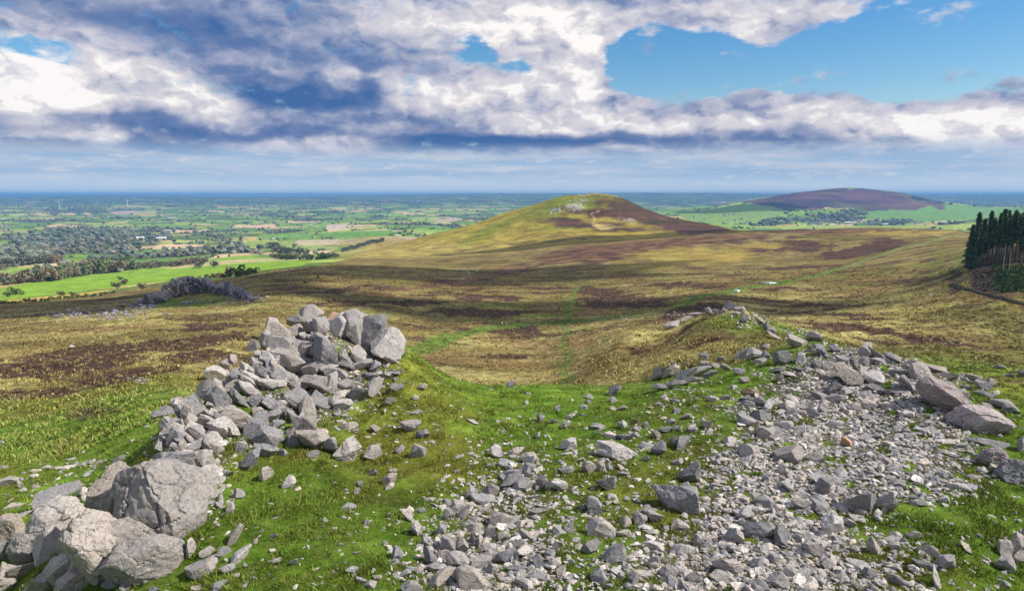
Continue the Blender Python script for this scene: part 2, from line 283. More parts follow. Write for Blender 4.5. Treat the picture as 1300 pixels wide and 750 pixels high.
# ------------------------------------------------------------------ materials
def new_mat(name):
    m = bpy.data.materials.new(name); m.use_nodes = True; nt = m.node_tree; b = nt.nodes['Principled BSDF']; b.inputs['Specular IOR Level'].default_value = .25; b.inputs['Roughness'].default_value = .9
    return m, nt, b
def N(nt, t, **k):
    n_ = nt.nodes.new(t)
    for a, v in k.items(): setattr(n_, a, v)
    return n_
def noise(nt, vec, sc, det=6, rough_=.6, dist=0.0):
    n_ = N(nt, 'ShaderNodeTexNoise'); n_.inputs['Scale'].default_value = sc; n_.inputs['Detail'].default_value = det; n_.inputs['Roughness'].default_value = rough_; n_.inputs['Distortion'].default_value = dist
    nt.links.new(vec, n_.inputs['Vector']); return n_.outputs['Fac']
def mrange(nt, val, a, b, c=0., d=1., smooth=False):
    n_ = N(nt, 'ShaderNodeMapRange'); n_.interpolation_type = 'SMOOTHSTEP' if smooth else 'LINEAR'
    for i, x in zip((1, 2, 3, 4), (a, b, c, d)): n_.inputs[i].default_value = x
    nt.links.new(val, n_.inputs[0]); return n_.outputs[0]
def math_(nt, op, a, b=None, c=None, clamp=False):
    n_ = N(nt, 'ShaderNodeMath', operation=op, use_clamp=clamp)
    for i, x in enumerate((a, b, c)):
        if x is None: continue
        if isinstance(x, (int, float)): n_.inputs[i].default_value = x
        else: nt.links.new(x, n_.inputs[i])
    return n_.outputs[0]
def mixn(nt, f, a, b, mode='MIX'):
    n_ = N(nt, 'ShaderNodeMix', data_type='RGBA', blend_type=mode); n_.clamp_factor = True
    for i, x in ((0, f), (6, a), (7, b)):
        if isinstance(x, (int, float)): n_.inputs[i].default_value = x
        elif isinstance(x, (tuple, list, np.ndarray)): n_.inputs[i].default_value = (*[float(q) for q in x[:3]], 1)
        else: nt.links.new(x, n_.inputs[i])
    return n_.outputs[2]

def ground_material():
    m, nt, b = new_mat('vegetated_ground')
    at = N(nt, 'ShaderNodeAttribute', attribute_name='albedo'); geo = N(nt, 'ShaderNodeNewGeometry'); P = geo.outputs['Position']
    n1 = noise(nt, P, 3.2, 8, .75); n2 = noise(nt, P, .45, 7, .7); n3 = noise(nt, P, .035, 8, .7)
    v = math_(nt, 'MULTIPLY', mrange(nt, n1, .25, .75, .45, 1.5), mrange(nt, n2, .3, .7, .35, 1.7))
    v = math_(nt, 'MULTIPLY', v, mrange(nt, n3, .32, .68, .6, 1.4))
    col = mixn(nt, 1.0, at.outputs['Color'], (1, 1, 1), 'MULTIPLY')
    sc = N(nt, 'ShaderNodeVectorMath', operation='SCALE'); nt.links.new(col, sc.inputs[0]); nt.links.new(v, sc.inputs['Scale'])
    n4 = noise(nt, P, 1.1, 5, .7)
    c2 = mixn(nt, mrange(nt, n4, .52, .68, 0, .38), sc.outputs[0], (.22, .20, .07))
    n5 = noise(nt, P, .9, 6, .75)
    c2 = mixn(nt, mrange(nt, n5, .56, .7, 0, .35), c2, (.028, .035, .010))
    nt.links.new(c2, b.inputs['Base Color']); b.inputs['Roughness'].default_value = .95; b.inputs['Specular IOR Level'].default_value = .08
    bp = N(nt, 'ShaderNodeBump'); bp.inputs['Strength'].default_value = .9; bp.inputs['Distance'].default_value = .22
    hh = math_(nt, 'ADD', n1, math_(nt, 'MULTIPLY', n2, 2.2)); nt.links.new(hh, bp.inputs['Height']); nt.links.new(bp.outputs[0], b.inputs['Normal'])
    return m
M_ground = ground_material()

def setup(o, label=None, cat=None, kind=None, group=None):
    if label: o['label'] = label
    if cat: o['category'] = cat
    if kind: o['kind'] = kind
    if group: o['group'] = group
    return o
# normals over the whole sheet, so the pieces join without a seam
P3 = np.stack([X, Y, Z], -1)
def gradn(P):
    dr = np.empty_like(P); dr[1:-1] = P[2:]-P[:-2]; dr[0] = P[1]-P[0]; dr[-1] = P[-1]-P[-2]
    da = np.empty_like(P); da[:, 1:-1] = P[:, 2:]-P[:, :-2]; da[:, 0] = P[:, 1]-P[:, -2]; da[:, -1] = da[:, 0]
    n_ = np.cross(da, dr); return n_/np.maximum(np.linalg.norm(n_, axis=-1, keepdims=True), 1e-9)
NRM = gradn(P3); NRM *= np.sign(NRM[..., 2:3])
def np_mesh(name, verts, faces, mat, attrs=None, normals=None, smooth=True):
    """faces: (n, k) index array"""
    me = bpy.data.meshes.new(name); k = faces.shape[1]
    me.vertices.add(len(verts)); me.vertices.foreach_set('co', np.ascontiguousarray(verts, dtype=np.float32).ravel())
    me.loops.add(faces.size); me.loops.foreach_set('vertex_index', np.ascontiguousarray(faces, dtype=np.int32).ravel())
    me.polygons.add(len(faces)); me.polygons.foreach_set('loop_start', np.arange(0, faces.size, k, dtype=np.int32))
    me.polygons.foreach_set('use_smooth', np.full(len(faces), smooth))
    me.update(calc_edges=True)
    for an, av in (attrs or {}).items():
        if av.ndim == 1:
            a_ = me.attributes.new(an, 'FLOAT', 'POINT'); a_.data.foreach_set('value', av.astype(np.float32))
        else:
            a_ = me.attributes.new(an, 'FLOAT_COLOR', 'POINT'); a_.data.foreach_set('color', np.concatenate([av, np.ones((len(av), 1))], 1).astype(np.float32).ravel())
    if mat: me.materials.append(mat)
    if normals is not None: me.normals_split_custom_set_from_vertices(normals.astype(np.float32))
    return me
fi, fj = np.meshgrid(np.arange(NR-1), np.arange(NA-1), indexing='ij')
cY = Y[:-1, :-1]; cU = U[:-1, :-1]; cV = V[:-1, :-1]; cR = GR[:-1, :-1]
lab = np.zeros(cY.shape, int)                                   # 0 ground
lab[(cR > 68) & (cY > 0)] = 1                                  # moorland
lab[(hill[:-1, :-1] > .5)] = 2
lab[(farm[:-1, :-1] > .5)] = 3
lab[(d1[:-1, :-1] < 3.0) | (d2[:-1, :-1] < 1.6)] = 4
lab[(fr[:-1, :-1] > .35)] = 5
lab[cR > 12500] = 6
for k, (nm, lb) in enumerate([('ground', 'bright green turf between the two rocky tors'), ('moorland', 'straw coloured moor with dark heather patches below the tors'), ('hill', 'golden and purple rounded hill with stones on its top'),
        ('farmland', 'patchwork of green and tan fields in the valley'), ('footpath', 'green trodden track crossing the straw moor'), ('heather_hill', 'purple heather hill beyond the village'), ('distant_hills', 'blue hazy hills along the horizon')]):
    mk = lab == k
    i_, j_ = fi[mk], fj[mk]; q = np.stack([i_*NA+j_, i_*NA+j_+1, (i_+1)*NA+j_+1, (i_+1)*NA+j_], 1)
    used, inv = np.unique(q, return_inverse=True); q = inv.reshape(q.shape)
    vs = P3.reshape(-1, 3)[used]
    if k == 0:                                                  # close the sheet right under the camera
        c0 = len(vs); ring0 = np.searchsorted(used, np.arange(NA)); vs = np.concatenate([vs, [[0, 0, Z[0, 0]]]])
        tri = np.stack([ring0[:-1], ring0[1:], np.full(NA-1, c0), np.full(NA-1, c0)], 1)
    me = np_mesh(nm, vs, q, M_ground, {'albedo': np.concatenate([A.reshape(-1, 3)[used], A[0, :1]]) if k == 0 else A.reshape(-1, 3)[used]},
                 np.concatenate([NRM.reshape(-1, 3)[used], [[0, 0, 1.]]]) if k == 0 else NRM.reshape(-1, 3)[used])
    if k == 0:
        bm = bmesh.new(); bm.from_mesh(me); bm.verts.ensure_lookup_table()
        for a_, b_ in zip(ring0[:-1], ring0[1:]):
            try: bm.faces.new((bm.verts[a_], bm.verts[c0], bm.verts[b_])).smooth = True
            except ValueError: pass
        bm.normal_update(); bm.to_mesh(me); bm.free()
    o = bpy.data.objects.new(nm, me); COL.objects.link(o); setup(o, lb, kind='structure')
# ------------------------------------------------------------------ stone
def ico(sub):
    bm = bmesh.new(); bmesh.ops.create_icosphere(bm, subdivisions=sub, radius=1)
    v = np.array([q.co[:] for q in bm.verts]); f = np.array([[q.index for q in p.verts] for p in bm.faces]); bm.free()
    return v/np.linalg.norm(v, axis=1)[:, None], f
ICO = {s: ico(s) for s in (1, 2, 3, 4, 5, 6)}
def rock_verts(seed, sub, cuts=11, rough_=.05, crack=0, boxy=.55, soft=False):
    r = np.random.default_rng(seed); v, f = ICO[sub]; v = v.copy()
    # a rounded box, sheared, then split along joint planes
    m = np.abs(v).max(1, keepdims=True); v = v*(1-boxy)+v/m*.86*boxy
    pre = np.array([1, r.uniform(.6, 1), r.uniform(.45, .85)])
    q, _ = np.linalg.qr(r.normal(size=(3, 3))); v = v@q.T*1.0
    sh = np.eye(3)+np.triu(r.uniform(-.45, .45, (3, 3)), 1)*(.4 if soft else 1); v = v@sh.T
    ax = r.normal(size=3); ax /= np.linalg.norm(ax)
    for i in range(cuts):
        if soft: nrm = r.normal(size=3); lo_, hi_ = .68, .95
        elif i < 4: nrm = ax*(1 if i % 2 else -1)+r.normal(size=3)*(.12 if i < 2 else .9); lo_, hi_ = .38, .66
        else: nrm = r.normal(size=3); lo_, hi_ = .5, .92
        nrm = nrm/np.linalg.norm(nrm); ext = np.quantile(v@nrm, .995)
        d = r.uniform(lo_, hi_)*ext; s = np.maximum(v@nrm-d, 0); v = v-nrm[None]*s[:, None]*.985
    lo, hi = v.min(0), v.max(0); v = (v-(lo+hi)/2)/(hi-lo)*2
    o = r.uniform(0, 50, 3)
    if rough_:
        nn = v/np.linalg.norm(v, axis=1)[:, None]
        d = rough_*fbm(v[:, 0]*1.3+o[0], v[:, 1]*1.3+o[1], v[:, 2]*1.3+o[2], o=5 if sub > 3 else 2)
        if sub > 3: d = d-rough_*.9*sst(.05, .5, np.abs(fbm(v[:, 0]*2.2+o[1], v[:, 1]*2.2+o[2], v[:, 2]*2.2+o[0], o=3)))*.5
        v = v+nn*d[:, None]
    if crack:
        c = r.uniform(-1, 1, (crack, 3)); w = v+.16*np.stack([fbm(v[:, 0]*2+i, v[:, 1]*2, v[:, 2]*2+o[i], o=3) for i in range(3)], 1)
        D_ = np.linalg.norm(w[:, None]-c[None], axis=2); d = np.sort(D_, axis=1); e = d[:, 1]-d[:, 0]
        nn = v/np.linalg.norm(v, axis=1)[:, None]; v = v-nn*(.07*(1-sst(0, .045, e)))[:, None]
        v = v+nn*((r.uniform(-.05, .05, crack))[D_.argmin(1)])[:, None]
    lo, hi = v.min(0), v.max(0); v = (v-(lo+hi)/2)/(hi-lo)
    return v, f
def rock_material(name, base, tone, per_vertex=False, far=False):
    m, nt, b = new_mat(name); L = nt.links
    tc_ = N(nt, 'ShaderNodeTexCoord'); geo = N(nt, 'ShaderNodeNewGeometry'); P = geo.outputs['Position']
    if per_vertex: rnd = N(nt, 'ShaderNodeAttribute', attribute_name='tint').outputs['Fac']
    else: rnd = N(nt, 'ShaderNodeObjectInfo').outputs['Random']
    n1 = noise(nt, P, 1.6, 8, .7); n2 = noise(nt, P, 7, 8, .75, .4); n3 = noise(nt, P, 28, 6, .8)
    rp = N(nt, 'ShaderNodeValToRGB'); L.new(rnd, rp.inputs[0]); e = rp.color_ramp
    cs = [tuple(map(float, np.array(base)*k)) for k in ((.42, .45, .50), (.85, .86, .90), (1.18, 1.06, .93), (1.6, 1.58, 1.54))]
    e.elements[0].color = (*cs[0], 1); e.elements[1].color = (*cs[3], 1); e.elements.new(.35).color = (*cs[1], 1); e.elements.new(.75).color = (*cs[2], 1)
    c = mixn(nt, mrange(nt, n1, .42, .62, 0, .45), rp.outputs[0], tone)                         # warm weathering
    c = mixn(nt, mrange(nt, n2, .5, .64, 0, .72), c, (.085, .085, .09))                            # dark crust
    c = mixn(nt, mrange(nt, n3, .52, .64, 0, .6), c, (.11, .105, .10))
    n6 = noise(nt, P, 4.3, 9, .78, .3); n7 = noise(nt, P, 14, 7, .8)
    lm = math_(nt, 'MAXIMUM', math_(nt, 'MULTIPLY', mrange(nt, n6, .57, .66, 0, 1), mrange(nt, n7, .40, .55, .2, 1)), math_(nt, 'MULTIPLY', mrange(nt, n7, .60, .68, 0, .8), mrange(nt, n1, .42, .56, .1, 1)))
    c = mixn(nt, math_(nt, 'MULTIPLY', lm, .8), c, (.70, .70, .68))                              # pale lichen
    up = N(nt, 'ShaderNodeSeparateXYZ'); L.new(geo.outputs['Normal'], up.inputs[0]); n8 = noise(nt, P, 2.6, 6, .7)
    c = mixn(nt, math_(nt, 'MULTIPLY', mrange(nt, n8, .60, .68, 0, .75), mrange(nt, up.outputs[2], -.2, .5, .3, 1)), c, (.075, .085, .03))   # moss
    n5 = noise(nt, P, 11, 4, .6)
    c = mixn(nt, math_(nt, 'MULTIPLY', mrange(nt, n5, .60, .70, 0, .7), mrange(nt, n1, .5, .4, 0, 1)), c, (.30, .27, .10))  # ochre lichen
    L.new(c, b.inputs['Base Color']); b.inputs['Roughness'].default_value = .88; b.inputs['Specular IOR Level'].default_value = .2
    # joints: thin broken lines
    vc_ = N(nt, 'ShaderNodeTexVoronoi', feature='DISTANCE_TO_EDGE'); vc_.inputs['Scale'].default_value = .9
    ds = N(nt, 'ShaderNodeVectorMath', operation='MULTIPLY_ADD'); nn_ = N(nt, 'ShaderNodeTexNoise'); nn_.inputs['Scale'].default_value = 1.4; nn_.inputs['Detail'].default_value = 4; L.new(P, nn_.inputs['Vector'])
    L.new(nn_.outputs['Color'], ds.inputs[0]); ds.inputs[1].default_value = (.8, .8, .8); L.new(P, ds.inputs[2]); L.new(ds.outputs[0], vc_.inputs['Vector'])
    cr_ = mrange(nt, vc_.outputs['Distance'], 0, .022, 0, 1)
    h = math_(nt, 'ADD', math_(nt, 'ADD', math_(nt, 'MULTIPLY', n2, .5), math_(nt, 'MULTIPLY', n3, .16)), math_(nt, 'MULTIPLY', cr_, .35 if not far else 0))
    bp = N(nt, 'ShaderNodeBump'); bp.inputs['Strength'].default_value = .75; bp.inputs['Distance'].default_value = .12; L.new(h, bp.inputs['Height']); L.new(bp.outputs[0], b.inputs['Normal'])
    return m
M_rock = rock_material('tor_stone', (.375, .36, .355), (.40, .345, .28))
M_rubble = rock_material('rubble_stone', (.50, .48, .465), (.45, .38, .30), per_vertex=True)
M_dark = rock_material('shaded_tor_stone', (.24, .225, .26), (.20, .18, .16), far=True)  # darker copy of the tor stone, cloud shade put into its colour
M_warm = rock_material('warm_grey_stone', (.36, .335, .315), (.38, .33, .26))
M_mauve = rock_material('mauve_weathered_stone', (.36, .315, .32), (.36, .30, .26))
M_ochre = rock_material('iron_stained_stone', (.46, .33, .21), (.50, .30, .16))
VAR = []
for i in range(18):
    v, f = rock_verts(100+i, 4, cuts=9+i % 5, rough_=.06, crack=7 if i % 3 == 0 else 0, boxy=.35+.4*((i*7) % 5)/5)
    VAR.append(np_mesh('stone_shape', v, f, None, smooth=False))
MATMESH = {}
def var_mesh(i, mat):
    if (i, mat.name) not in MATMESH:
        me = VAR[i].copy(); me.materials.clear(); me.materials.append(mat); MATMESH[(i, mat.name)] = me
    return MATMESH[(i, mat.name)]

FR = {'A': (180, 380, 3.408), 'B': (0, 550, 3.752), 'C': (330, 540, 3.571), 'D': (640, 540, 3.571), 'E': (940, 540, 3.572), 'F': (980, 410, 6.25), 'G': (1130, 450, 4.412), 'H': (800, 380, 5.909), 'I': (640, 380, 3.824)}
# x, y, width, height, tilt in a frame; then optional label / material / high detail
RK = {
'A': [(925,125,115,135,18,'L:grey block that begins the three upright slabs at the crag top'),(1000,145,135,170,30,'L:tall grey slab in the middle of the three upright slabs at the crag top'),(1072,190,125,125,26,'L:sloping grey slab that ends the three upright slabs at the crag top'),
 (868,118,105,110,-8,'L:pinkish block beside the three upright slabs at the crag top'),(830,85,60,50,0,'M:ochre','L:orange stained block at the top of the grassy crag'),(735,60,90,70,0,'L:mossy grey block that forms the highest point of the crag'),(760,110,90,80,40),(690,110,110,60,45),
 (570,140,70,110,-10),(610,170,80,150,-10,'L:long pale slab leaning down the crag face below its mossy top'),(660,150,90,90,30),(600,215,120,110,30),(545,185,70,90,-20),(640,265,150,80,30),(700,270,100,60,25),(740,180,70,60,0),(800,240,150,90,50,'L:big cracked slab steeply tilted in the middle of the crag'),(700,230,60,100,30),(740,290,60,90,40),
 (880,245,60,60,0),(880,285,70,40,0),(560,325,80,50,5),(560,365,110,55,-5,'L:flat pale slab lying over turf low on the crag'),(640,350,60,60,20),(690,375,70,60,20),(760,352,135,85,25,'L:long rounded block lying across the foot of the crag face'),(820,365,50,100,10),(840,325,90,60,0),(880,370,60,50,10),(920,360,60,30,10),
 (950,285,90,45,-15,'L:white crusted flat stone on turf right of the crag'),(1012,290,45,50,0),(990,335,60,35,10),(1005,380,50,85,20),(665,430,90,90,20),(640,420,60,50,0),(715,470,60,80,-20),(770,440,75,90,0,'L:dark faced upright block at the bottom of the crag'),(825,445,60,50,-20),(870,455,70,60,0),(860,410,80,30,0),(935,415,75,70,-35),
 (505,440,70,50,25,'L:blue grey block lying alone on turf left of the crag foot'),(562,438,25,20,0),(410,375,80,60,25),(445,340,60,50,35),(320,325,70,80,-20,'L:rounded grey boulder high on the left ridge against the heather'),(355,285,35,45,0),(390,265,40,50,0),(375,325,30,40,0),(285,395,80,90,10),(330,430,95,85,45,'L:split pink grey block astride the ridge line'),
 (410,505,130,80,10),(500,485,40,40,30),(225,480,95,110,0,'L:big flat faced block on the edge of the left ridge'),(155,455,45,50,0),(110,550,50,90,0),(140,600,60,90,0),(215,570,60,80,0),(325,560,75,90,10,'L:square grey block standing above another in the ridge dip'),(290,605,95,50,-5),(385,560,90,45,50),(495,550,110,90,-20),(560,505,80,50,-20),(605,490,60,70,0),(650,510,40,70,0),
 (700,540,110,80,-25),(740,600,110,100,-20,'L:large angular block at the lowest end of the crag'),(635,575,45,40,0),(580,545,70,50,-10),(540,595,110,90,-30),(540,650,90,70,-15),(470,700,60,100,20),(650,615,60,50,0),(600,610,50,30,0),(815,635,55,80,20,'L:pale upright flake at the lower end of the crag'),(740,670,50,30,0),(610,665,40,35,0),
 (890,660,105,115,0,'L:deeply furrowed round boulder alone on the green slope','K'),(1000,668,75,60,0,'L:split pale stone right of the furrowed round boulder'),(1115,650,40,40,0),(1195,655,70,60,-10),(895,550,70,35,0),(1010,560,45,35,0),(1165,545,80,50,-15),(1080,262,60,35,10),(1072,325,50,28,0),(1105,380,50,30,0),(1070,440,50,30,-20),(1190,488,50,20,0),(1205,380,50,30,0),(1185,425,25,25,0),(1210,585,40,40,0),(875,505,30,20,0),
 (150,705,140,90,-10,'L:broad pale block directly above the huge cracked boulder'),(270,690,85,85,20),(230,640,70,50,0),(80,640,45,60,0),(95,600,40,50,0),(480,205,50,60,0),(520,240,60,40,0),(800,300,60,50,30),(585,270,60,40,20),(450,560,60,50,0),(430,640,50,50,10)],
'B': [(785,345,400,420,0,'L:huge cracked pale boulder at the foot of the left ridge','K'),(565,310,260,300,25,'L:pale shoulder block leaning on the left of the huge cracked boulder','K'),(500,545,400,250,62,'L:long rounded block sloping down under the huge cracked boulder','K'),(690,600,340,250,-5,'L:brownish shaded block under the huge cracked boulder','K'),(620,500,320,220,10,'K'),(830,135,170,95,10),
 (990,230,100,160,20),(975,130,100,110,0),(225,440,300,180,-30,'L:large humped boulder left of the huge cracked boulder','K'),(130,555,150,170,0,'K'),(235,530,115,160,10),(35,470,130,160,0,'L:rounded boulder cut by the left edge, above pointed slabs','K'),(25,560,130,110,0),(285,650,120,170,20),(350,540,120,210,-10,'K'),(400,610,110,160,20),(20,700,120,140,40,'L:pointed grey slab in the lowest left corner'),(105,645,120,100,10),(190,715,100,140,30),(345,720,160,130,0),(460,695,90,80,0),(530,715,80,70,0),(600,725,60,50,0),
 (280,295,200,55,-10,'L:long flat slab lying on green turf behind the left boulders'),(60,345,90,35,0),(35,230,85,45,-10),(95,245,28,35,0),(480,135,60,25,0),(570,125,60,30,-10),(165,205,35,25,0),(440,305,80,40,-5),(125,385,60,25,0),(320,320,50,25,0),(370,345,70,25,0),(390,380,50,30,0),(20,160,40,14,0),(290,190,30,12,0),(8,48,26,26,0),
 (800,525,55,85,0),(850,560,120,110,0,'K'),(910,545,45,100,0),(960,640,140,95,10,'L:flat triangular stone on turf right of the huge boulder'),(990,560,70,40,-10),(1065,565,70,40,0),(1030,595,60,35,0),(1115,480,130,42,-65,'L:upright narrow stone on turf right of the huge boulder'),(1150,575,110,45,-40),(1085,645,70,50,-10),(1080,195,55,35,-30),(1135,290,55,60,0),(1095,360,40,60,0),(1050,305,30,50,0),(745,740,60,30,0),(950,738,80,30,0),(1050,730,75,50,0),(1160,725,30,25,0),(940,430,60,25,0),(870,465,110,70,-10)],
'C': [(130,262,60,60,0,'L:small round boulder alone in the middle of green turf'),(30,220,60,70,0),(590,245,65,45,-15),(590,275,40,30,0),(455,265,30,35,0),(438,298,30,30,0),(400,366,75,38,0),(482,438,28,25,0),(340,468,22,12,0),(58,500,45,25,0),(435,578,30,15,0),(155,615,35,45,0),(420,655,65,30,10),(460,700,45,35,-10),(500,720,50,40,20),(532,685,40,30,0),(622,580,55,70,0,'L:brown egg shaped stone on turf just left of the lower scree'),(568,535,20,25,0),(735,40,60,32,-15),(780,75,25,20,0),(855,88,20,12,0),(892,208,28,22,0),(915,255,25,12,0),(840,225,15,15,0),(730,385,35,28,0),(505,215,50,38,0),(602,205,40,25,0),(670,405,75,45,60,'L:dark leaning stone, upper of two in the grassy hollow'),(715,468,90,42,62,'L:dark leaning flake, lower of two in the grassy hollow'),(820,475,45,65,-20),(752,525,45,45,0),(770,595,95,42,60),
 (1075,122,62,48,30,'L:rounded stone that starts the scree at its upper left end'),(1160,115,80,30,-20),(1220,150,80,50,0),(1120,170,80,38,0),(1140,215,100,38,-15),(1145,250,110,52,-20,'L:curved grey slab under another at the upper left of the scree'),(1220,210,45,60,0),(1190,270,90,50,-25),(955,305,50,60,0),(1000,335,90,50,0),(1055,290,60,55,-20),(900,370,60,70,-15),(855,405,45,60,0),(925,400,90,30,-50),(1045,340,60,30,0),(1090,415,90,70,-35,'L:tan squared block in the upper part of the left scree'),(1040,485,55,90,10),(975,468,70,50,10),(1040,555,70,60,0),(965,520,30,70,0),(995,530,30,60,0),(1095,500,65,35,-30),(1110,585,105,58,-45,'L:grey spindle shaped block leaning in the left scree'),(1160,530,80,30,-5),(1210,495,70,45,10),(850,540,80,85,-20),(910,545,60,80,20),(890,610,90,95,-20,'L:chunky pale block leaning on two others in the lower scree'),(830,590,60,50,0),(1005,620,90,60,10),(1050,650,40,45,-30),(940,690,125,115,-30,'L:broad mauve slab at the bottom edge of the left scree'),(820,690,140,48,-35),(690,740,90,60,-20),(1160,645,100,30,-5),(1010,720,60,60,0),(1200,720,90,60,0),(790,645,60,50,0),(720,650,55,45,0),(660,670,50,40,0)],
'D': [(780,330,195,145,0,'L:big diamond shaped grey block in the middle of the scree','K'),(845,215,112,88,-25,'L:pale tilted slab above the diamond shaped block'),(510,125,175,78,5,'L:broad flat pale stone lying on the turf above the scree'),(290,88,75,60,0,'L:domed stone on turf at the left of the broad flat pale stone'),(700,105,60,70,10),(770,78,38,60,0),(815,85,60,70,0),(785,165,50,40,0),(280,200,75,38,10),(385,190,55,60,20),(435,190,40,50,0),(475,190,35,35,0),(465,260,88,68,-20),(405,360,72,80,-30),(445,468,125,78,15,'L:wedge shaped boulder on turf below the diamond shaped block'),(550,440,50,60,0),(615,420,65,60,-20),(680,410,75,60,10),(390,550,85,55,-35),(500,580,105,68,-25),(540,490,80,38,0),(680,550,85,55,0),(800,460,75,60,0),(225,615,65,60,0),(155,620,50,70,0),(680,620,50,70,0),(730,620,50,42,0),(430,680,70,70,20),(585,700,65,55,-40),(745,665,82,50,-10),(865,690,65,50,-10),(1020,640,135,72,20,'L:wide buff slab low in the middle of the main scree'),(975,690,92,60,10),(1150,465,150,90,-5,'L:large pale rectangular block low in the main scree'),(1045,500,72,90,10),(1110,395,80,70,0),(1180,345,90,60,10),(1100,115,75,65,0),(1190,40,75,60,0),(240,270,105,55,20),(175,255,60,60,20),(110,155,62,50,0),(110,200,82,50,0),(240,475,50,40,0),(295,460,45,50,0),(150,690,95,50,0),(265,670,55,55,-30),(235,555,30,50,0),(890,520,60,60,-20),(350,155,35,25,0),(530,215,30,25,0),(640,150,40,35,0),(730,20,50,40,0),(545,50,70,25,0),(425,8,60,22,0),(595,15,45,25,0),(850,15,40,40,0)],
'E': [(215,130,125,92,0,'L:large smooth pale boulder high in the main scree'),(135,35,105,75,0,'L:flat topped blue grey block at the top left of the main scree'),(25,115,60,60,-20),(335,150,80,52,0),(375,280,62,92,10,'L:upright squared block low in the middle of the main scree'),(555,345,105,128,-15,'L:tall brown grey block at the lower edge of the scree, beside a domed one'),(650,350,102,95,10,'L:domed brown grey boulder at the lower edge of the scree'),(490,350,50,90,0),(415,460,98,102,15,'L:dark bottomed tooth shaped boulder where the scree meets the turf'),(485,440,60,45,0),(75,390,65,60,0),(190,510,82,90,30),(270,355,82,60,10),(350,370,80,50,15),(335,560,92,68,45),(300,510,50,50,0),(260,515,40,50,0),(335,478,45,40,0),
 (600,545,85,46,65,'L:narrow standing stone on the turf right of the tooth shaped boulder'),(515,555,50,35,15),(710,500,60,38,0),(785,495,72,40,0),(697,545,50,35,-20),(855,572,92,58,0,'L:rounded boulder in the lower turf above a thin flat slab'),(835,625,105,32,15,'L:thin flat slab below a rounded boulder in the lower turf'),(925,625,82,80,0),(888,690,110,28,80),(710,695,82,50,10),(585,670,60,45,5),(455,690,50,36,-20),(400,630,60,60,0),(225,655,60,92,0),(300,655,80,45,0),(70,630,60,60,0),(160,610,60,50,0),(175,700,95,75,25),(80,725,90,60,10),(535,735,60,40,0),(990,280,108,35,-3,'L:white flat stone alone on turf right of the scree'),(735,278,42,32,0),(800,355,80,25,0),(880,275,26,24,0),(920,260,30,20,0),
 (1250,540,72,112,-15,'L:tall block of the cluster at the lower right edge'),(1285,510,50,105,0),(1200,560,62,82,20),(1205,630,75,82,30),(1190,715,60,32,0),(1270,600,60,70,0),(480,75,55,40,20,'M:ochre','L:orange stained stone in the paler part of the scree')],
'F': [(200,150,142,108,0,'L:rounded dark grey boulder on the skyline above the scree'),(335,110,115,82,10),(80,285,132,120,-15,'L:leaning grey boulder on turf at the upper left of the scree'),(215,285,80,85,0),(350,190,82,70,30),(410,225,122,68,30),(310,210,60,70,0),(490,200,92,60,25),(740,220,112,112,-20,'L:pointed block at the highest point of the scree skyline'),(800,230,132,58,35),(735,305,95,82,0),(840,305,112,62,0),(960,275,145,62,35,'L:dark ridged slab on the skyline of the scree'),(555,290,100,62,0),(445,345,100,85,0),(365,325,68,78,0),(475,300,60,50,0),(600,420,225,125,30,'L:large pale tilted slab in the upper scree','K'),(660,330,110,55,62),(710,400,80,112,0),(800,430,155,105,25,'L:peaked grey block below the scree skyline'),(820,510,132,60,0),(1000,395,132,60,-10),(1180,395,172,132,20,'L:big mauve rounded block just above the long ridge boulder','K'),(1080,490,175,55,50),(980,550,225,38,0,'L:long thin slab lying level in the upper scree'),(790,570,162,32,0),(480,525,150,85,-35),(500,590,162,60,-10),(580,555,92,60,10),(360,580,105,72,10),(670,670,112,70,10),(150,600,90,50,0),(45,370,112,42,-15),(210,370,100,40,0),(130,410,112,48,0),(60,440,60,70,0),(90,655,72,80,0),(300,710,135,78,0),(770,640,115,75,35),(400,680,80,102,0),(240,660,142,48,0),(180,700,80,60,0),(1100,360,122,60,20),(900,420,70,50,0),(1000,500,90,50,0)],
'G': [(305,230,285,130,33,'M:mauve','L:long mauve boulder lying down the slope right of the scree','K'),(345,275,112,82,0),(500,372,300,150,8,'M:mauve','L:very large triangular mauve boulder right of the scree','K'),(530,300,62,62,-30),(540,490,195,38,3,'L:flat slab resting on top of a brown block beside turf'),(570,578,150,130,0,'M:mauve','L:brown square block carrying a thin flat slab','K'),(680,658,165,155,0,'L:faceted dark boulder near the right edge below the brown block','K'),(742,510,50,95,0),(245,80,132,40,10),(335,125,82,38,-15),(465,130,82,42,10),(520,165,82,58,30),(435,150,60,30,0),(565,160,52,50,0),(520,220,102,32,0),(430,185,60,30,0),(635,285,152,62,5,'L:light speckled stone on turf behind the triangular mauve boulder'),(660,312,70,50,0),(405,220,62,60,30),(610,70,60,28,0),(660,115,42,28,0),(740,110,40,50,0),(60,100,72,38,0),(90,165,132,38,40),(40,210,112,30,0)],
'H': [(750,55,110,75,0,'L:highest grey outcrop block on the knoll behind the scree'),(820,75,82,60,20),(590,100,62,82,0,'L:upright grey block on the left shoulder of the knoll'),(640,85,52,32,0),(870,130,72,50,20),(490,110,92,32,-20),(400,150,132,35,-25),(310,190,122,38,-20),(980,160,72,40,60),(1030,210,85,50,50),(1080,270,122,26,35),(1060,240,60,45,0),(700,90,50,50,0),(790,110,60,40,0),(845,165,50,35,0),
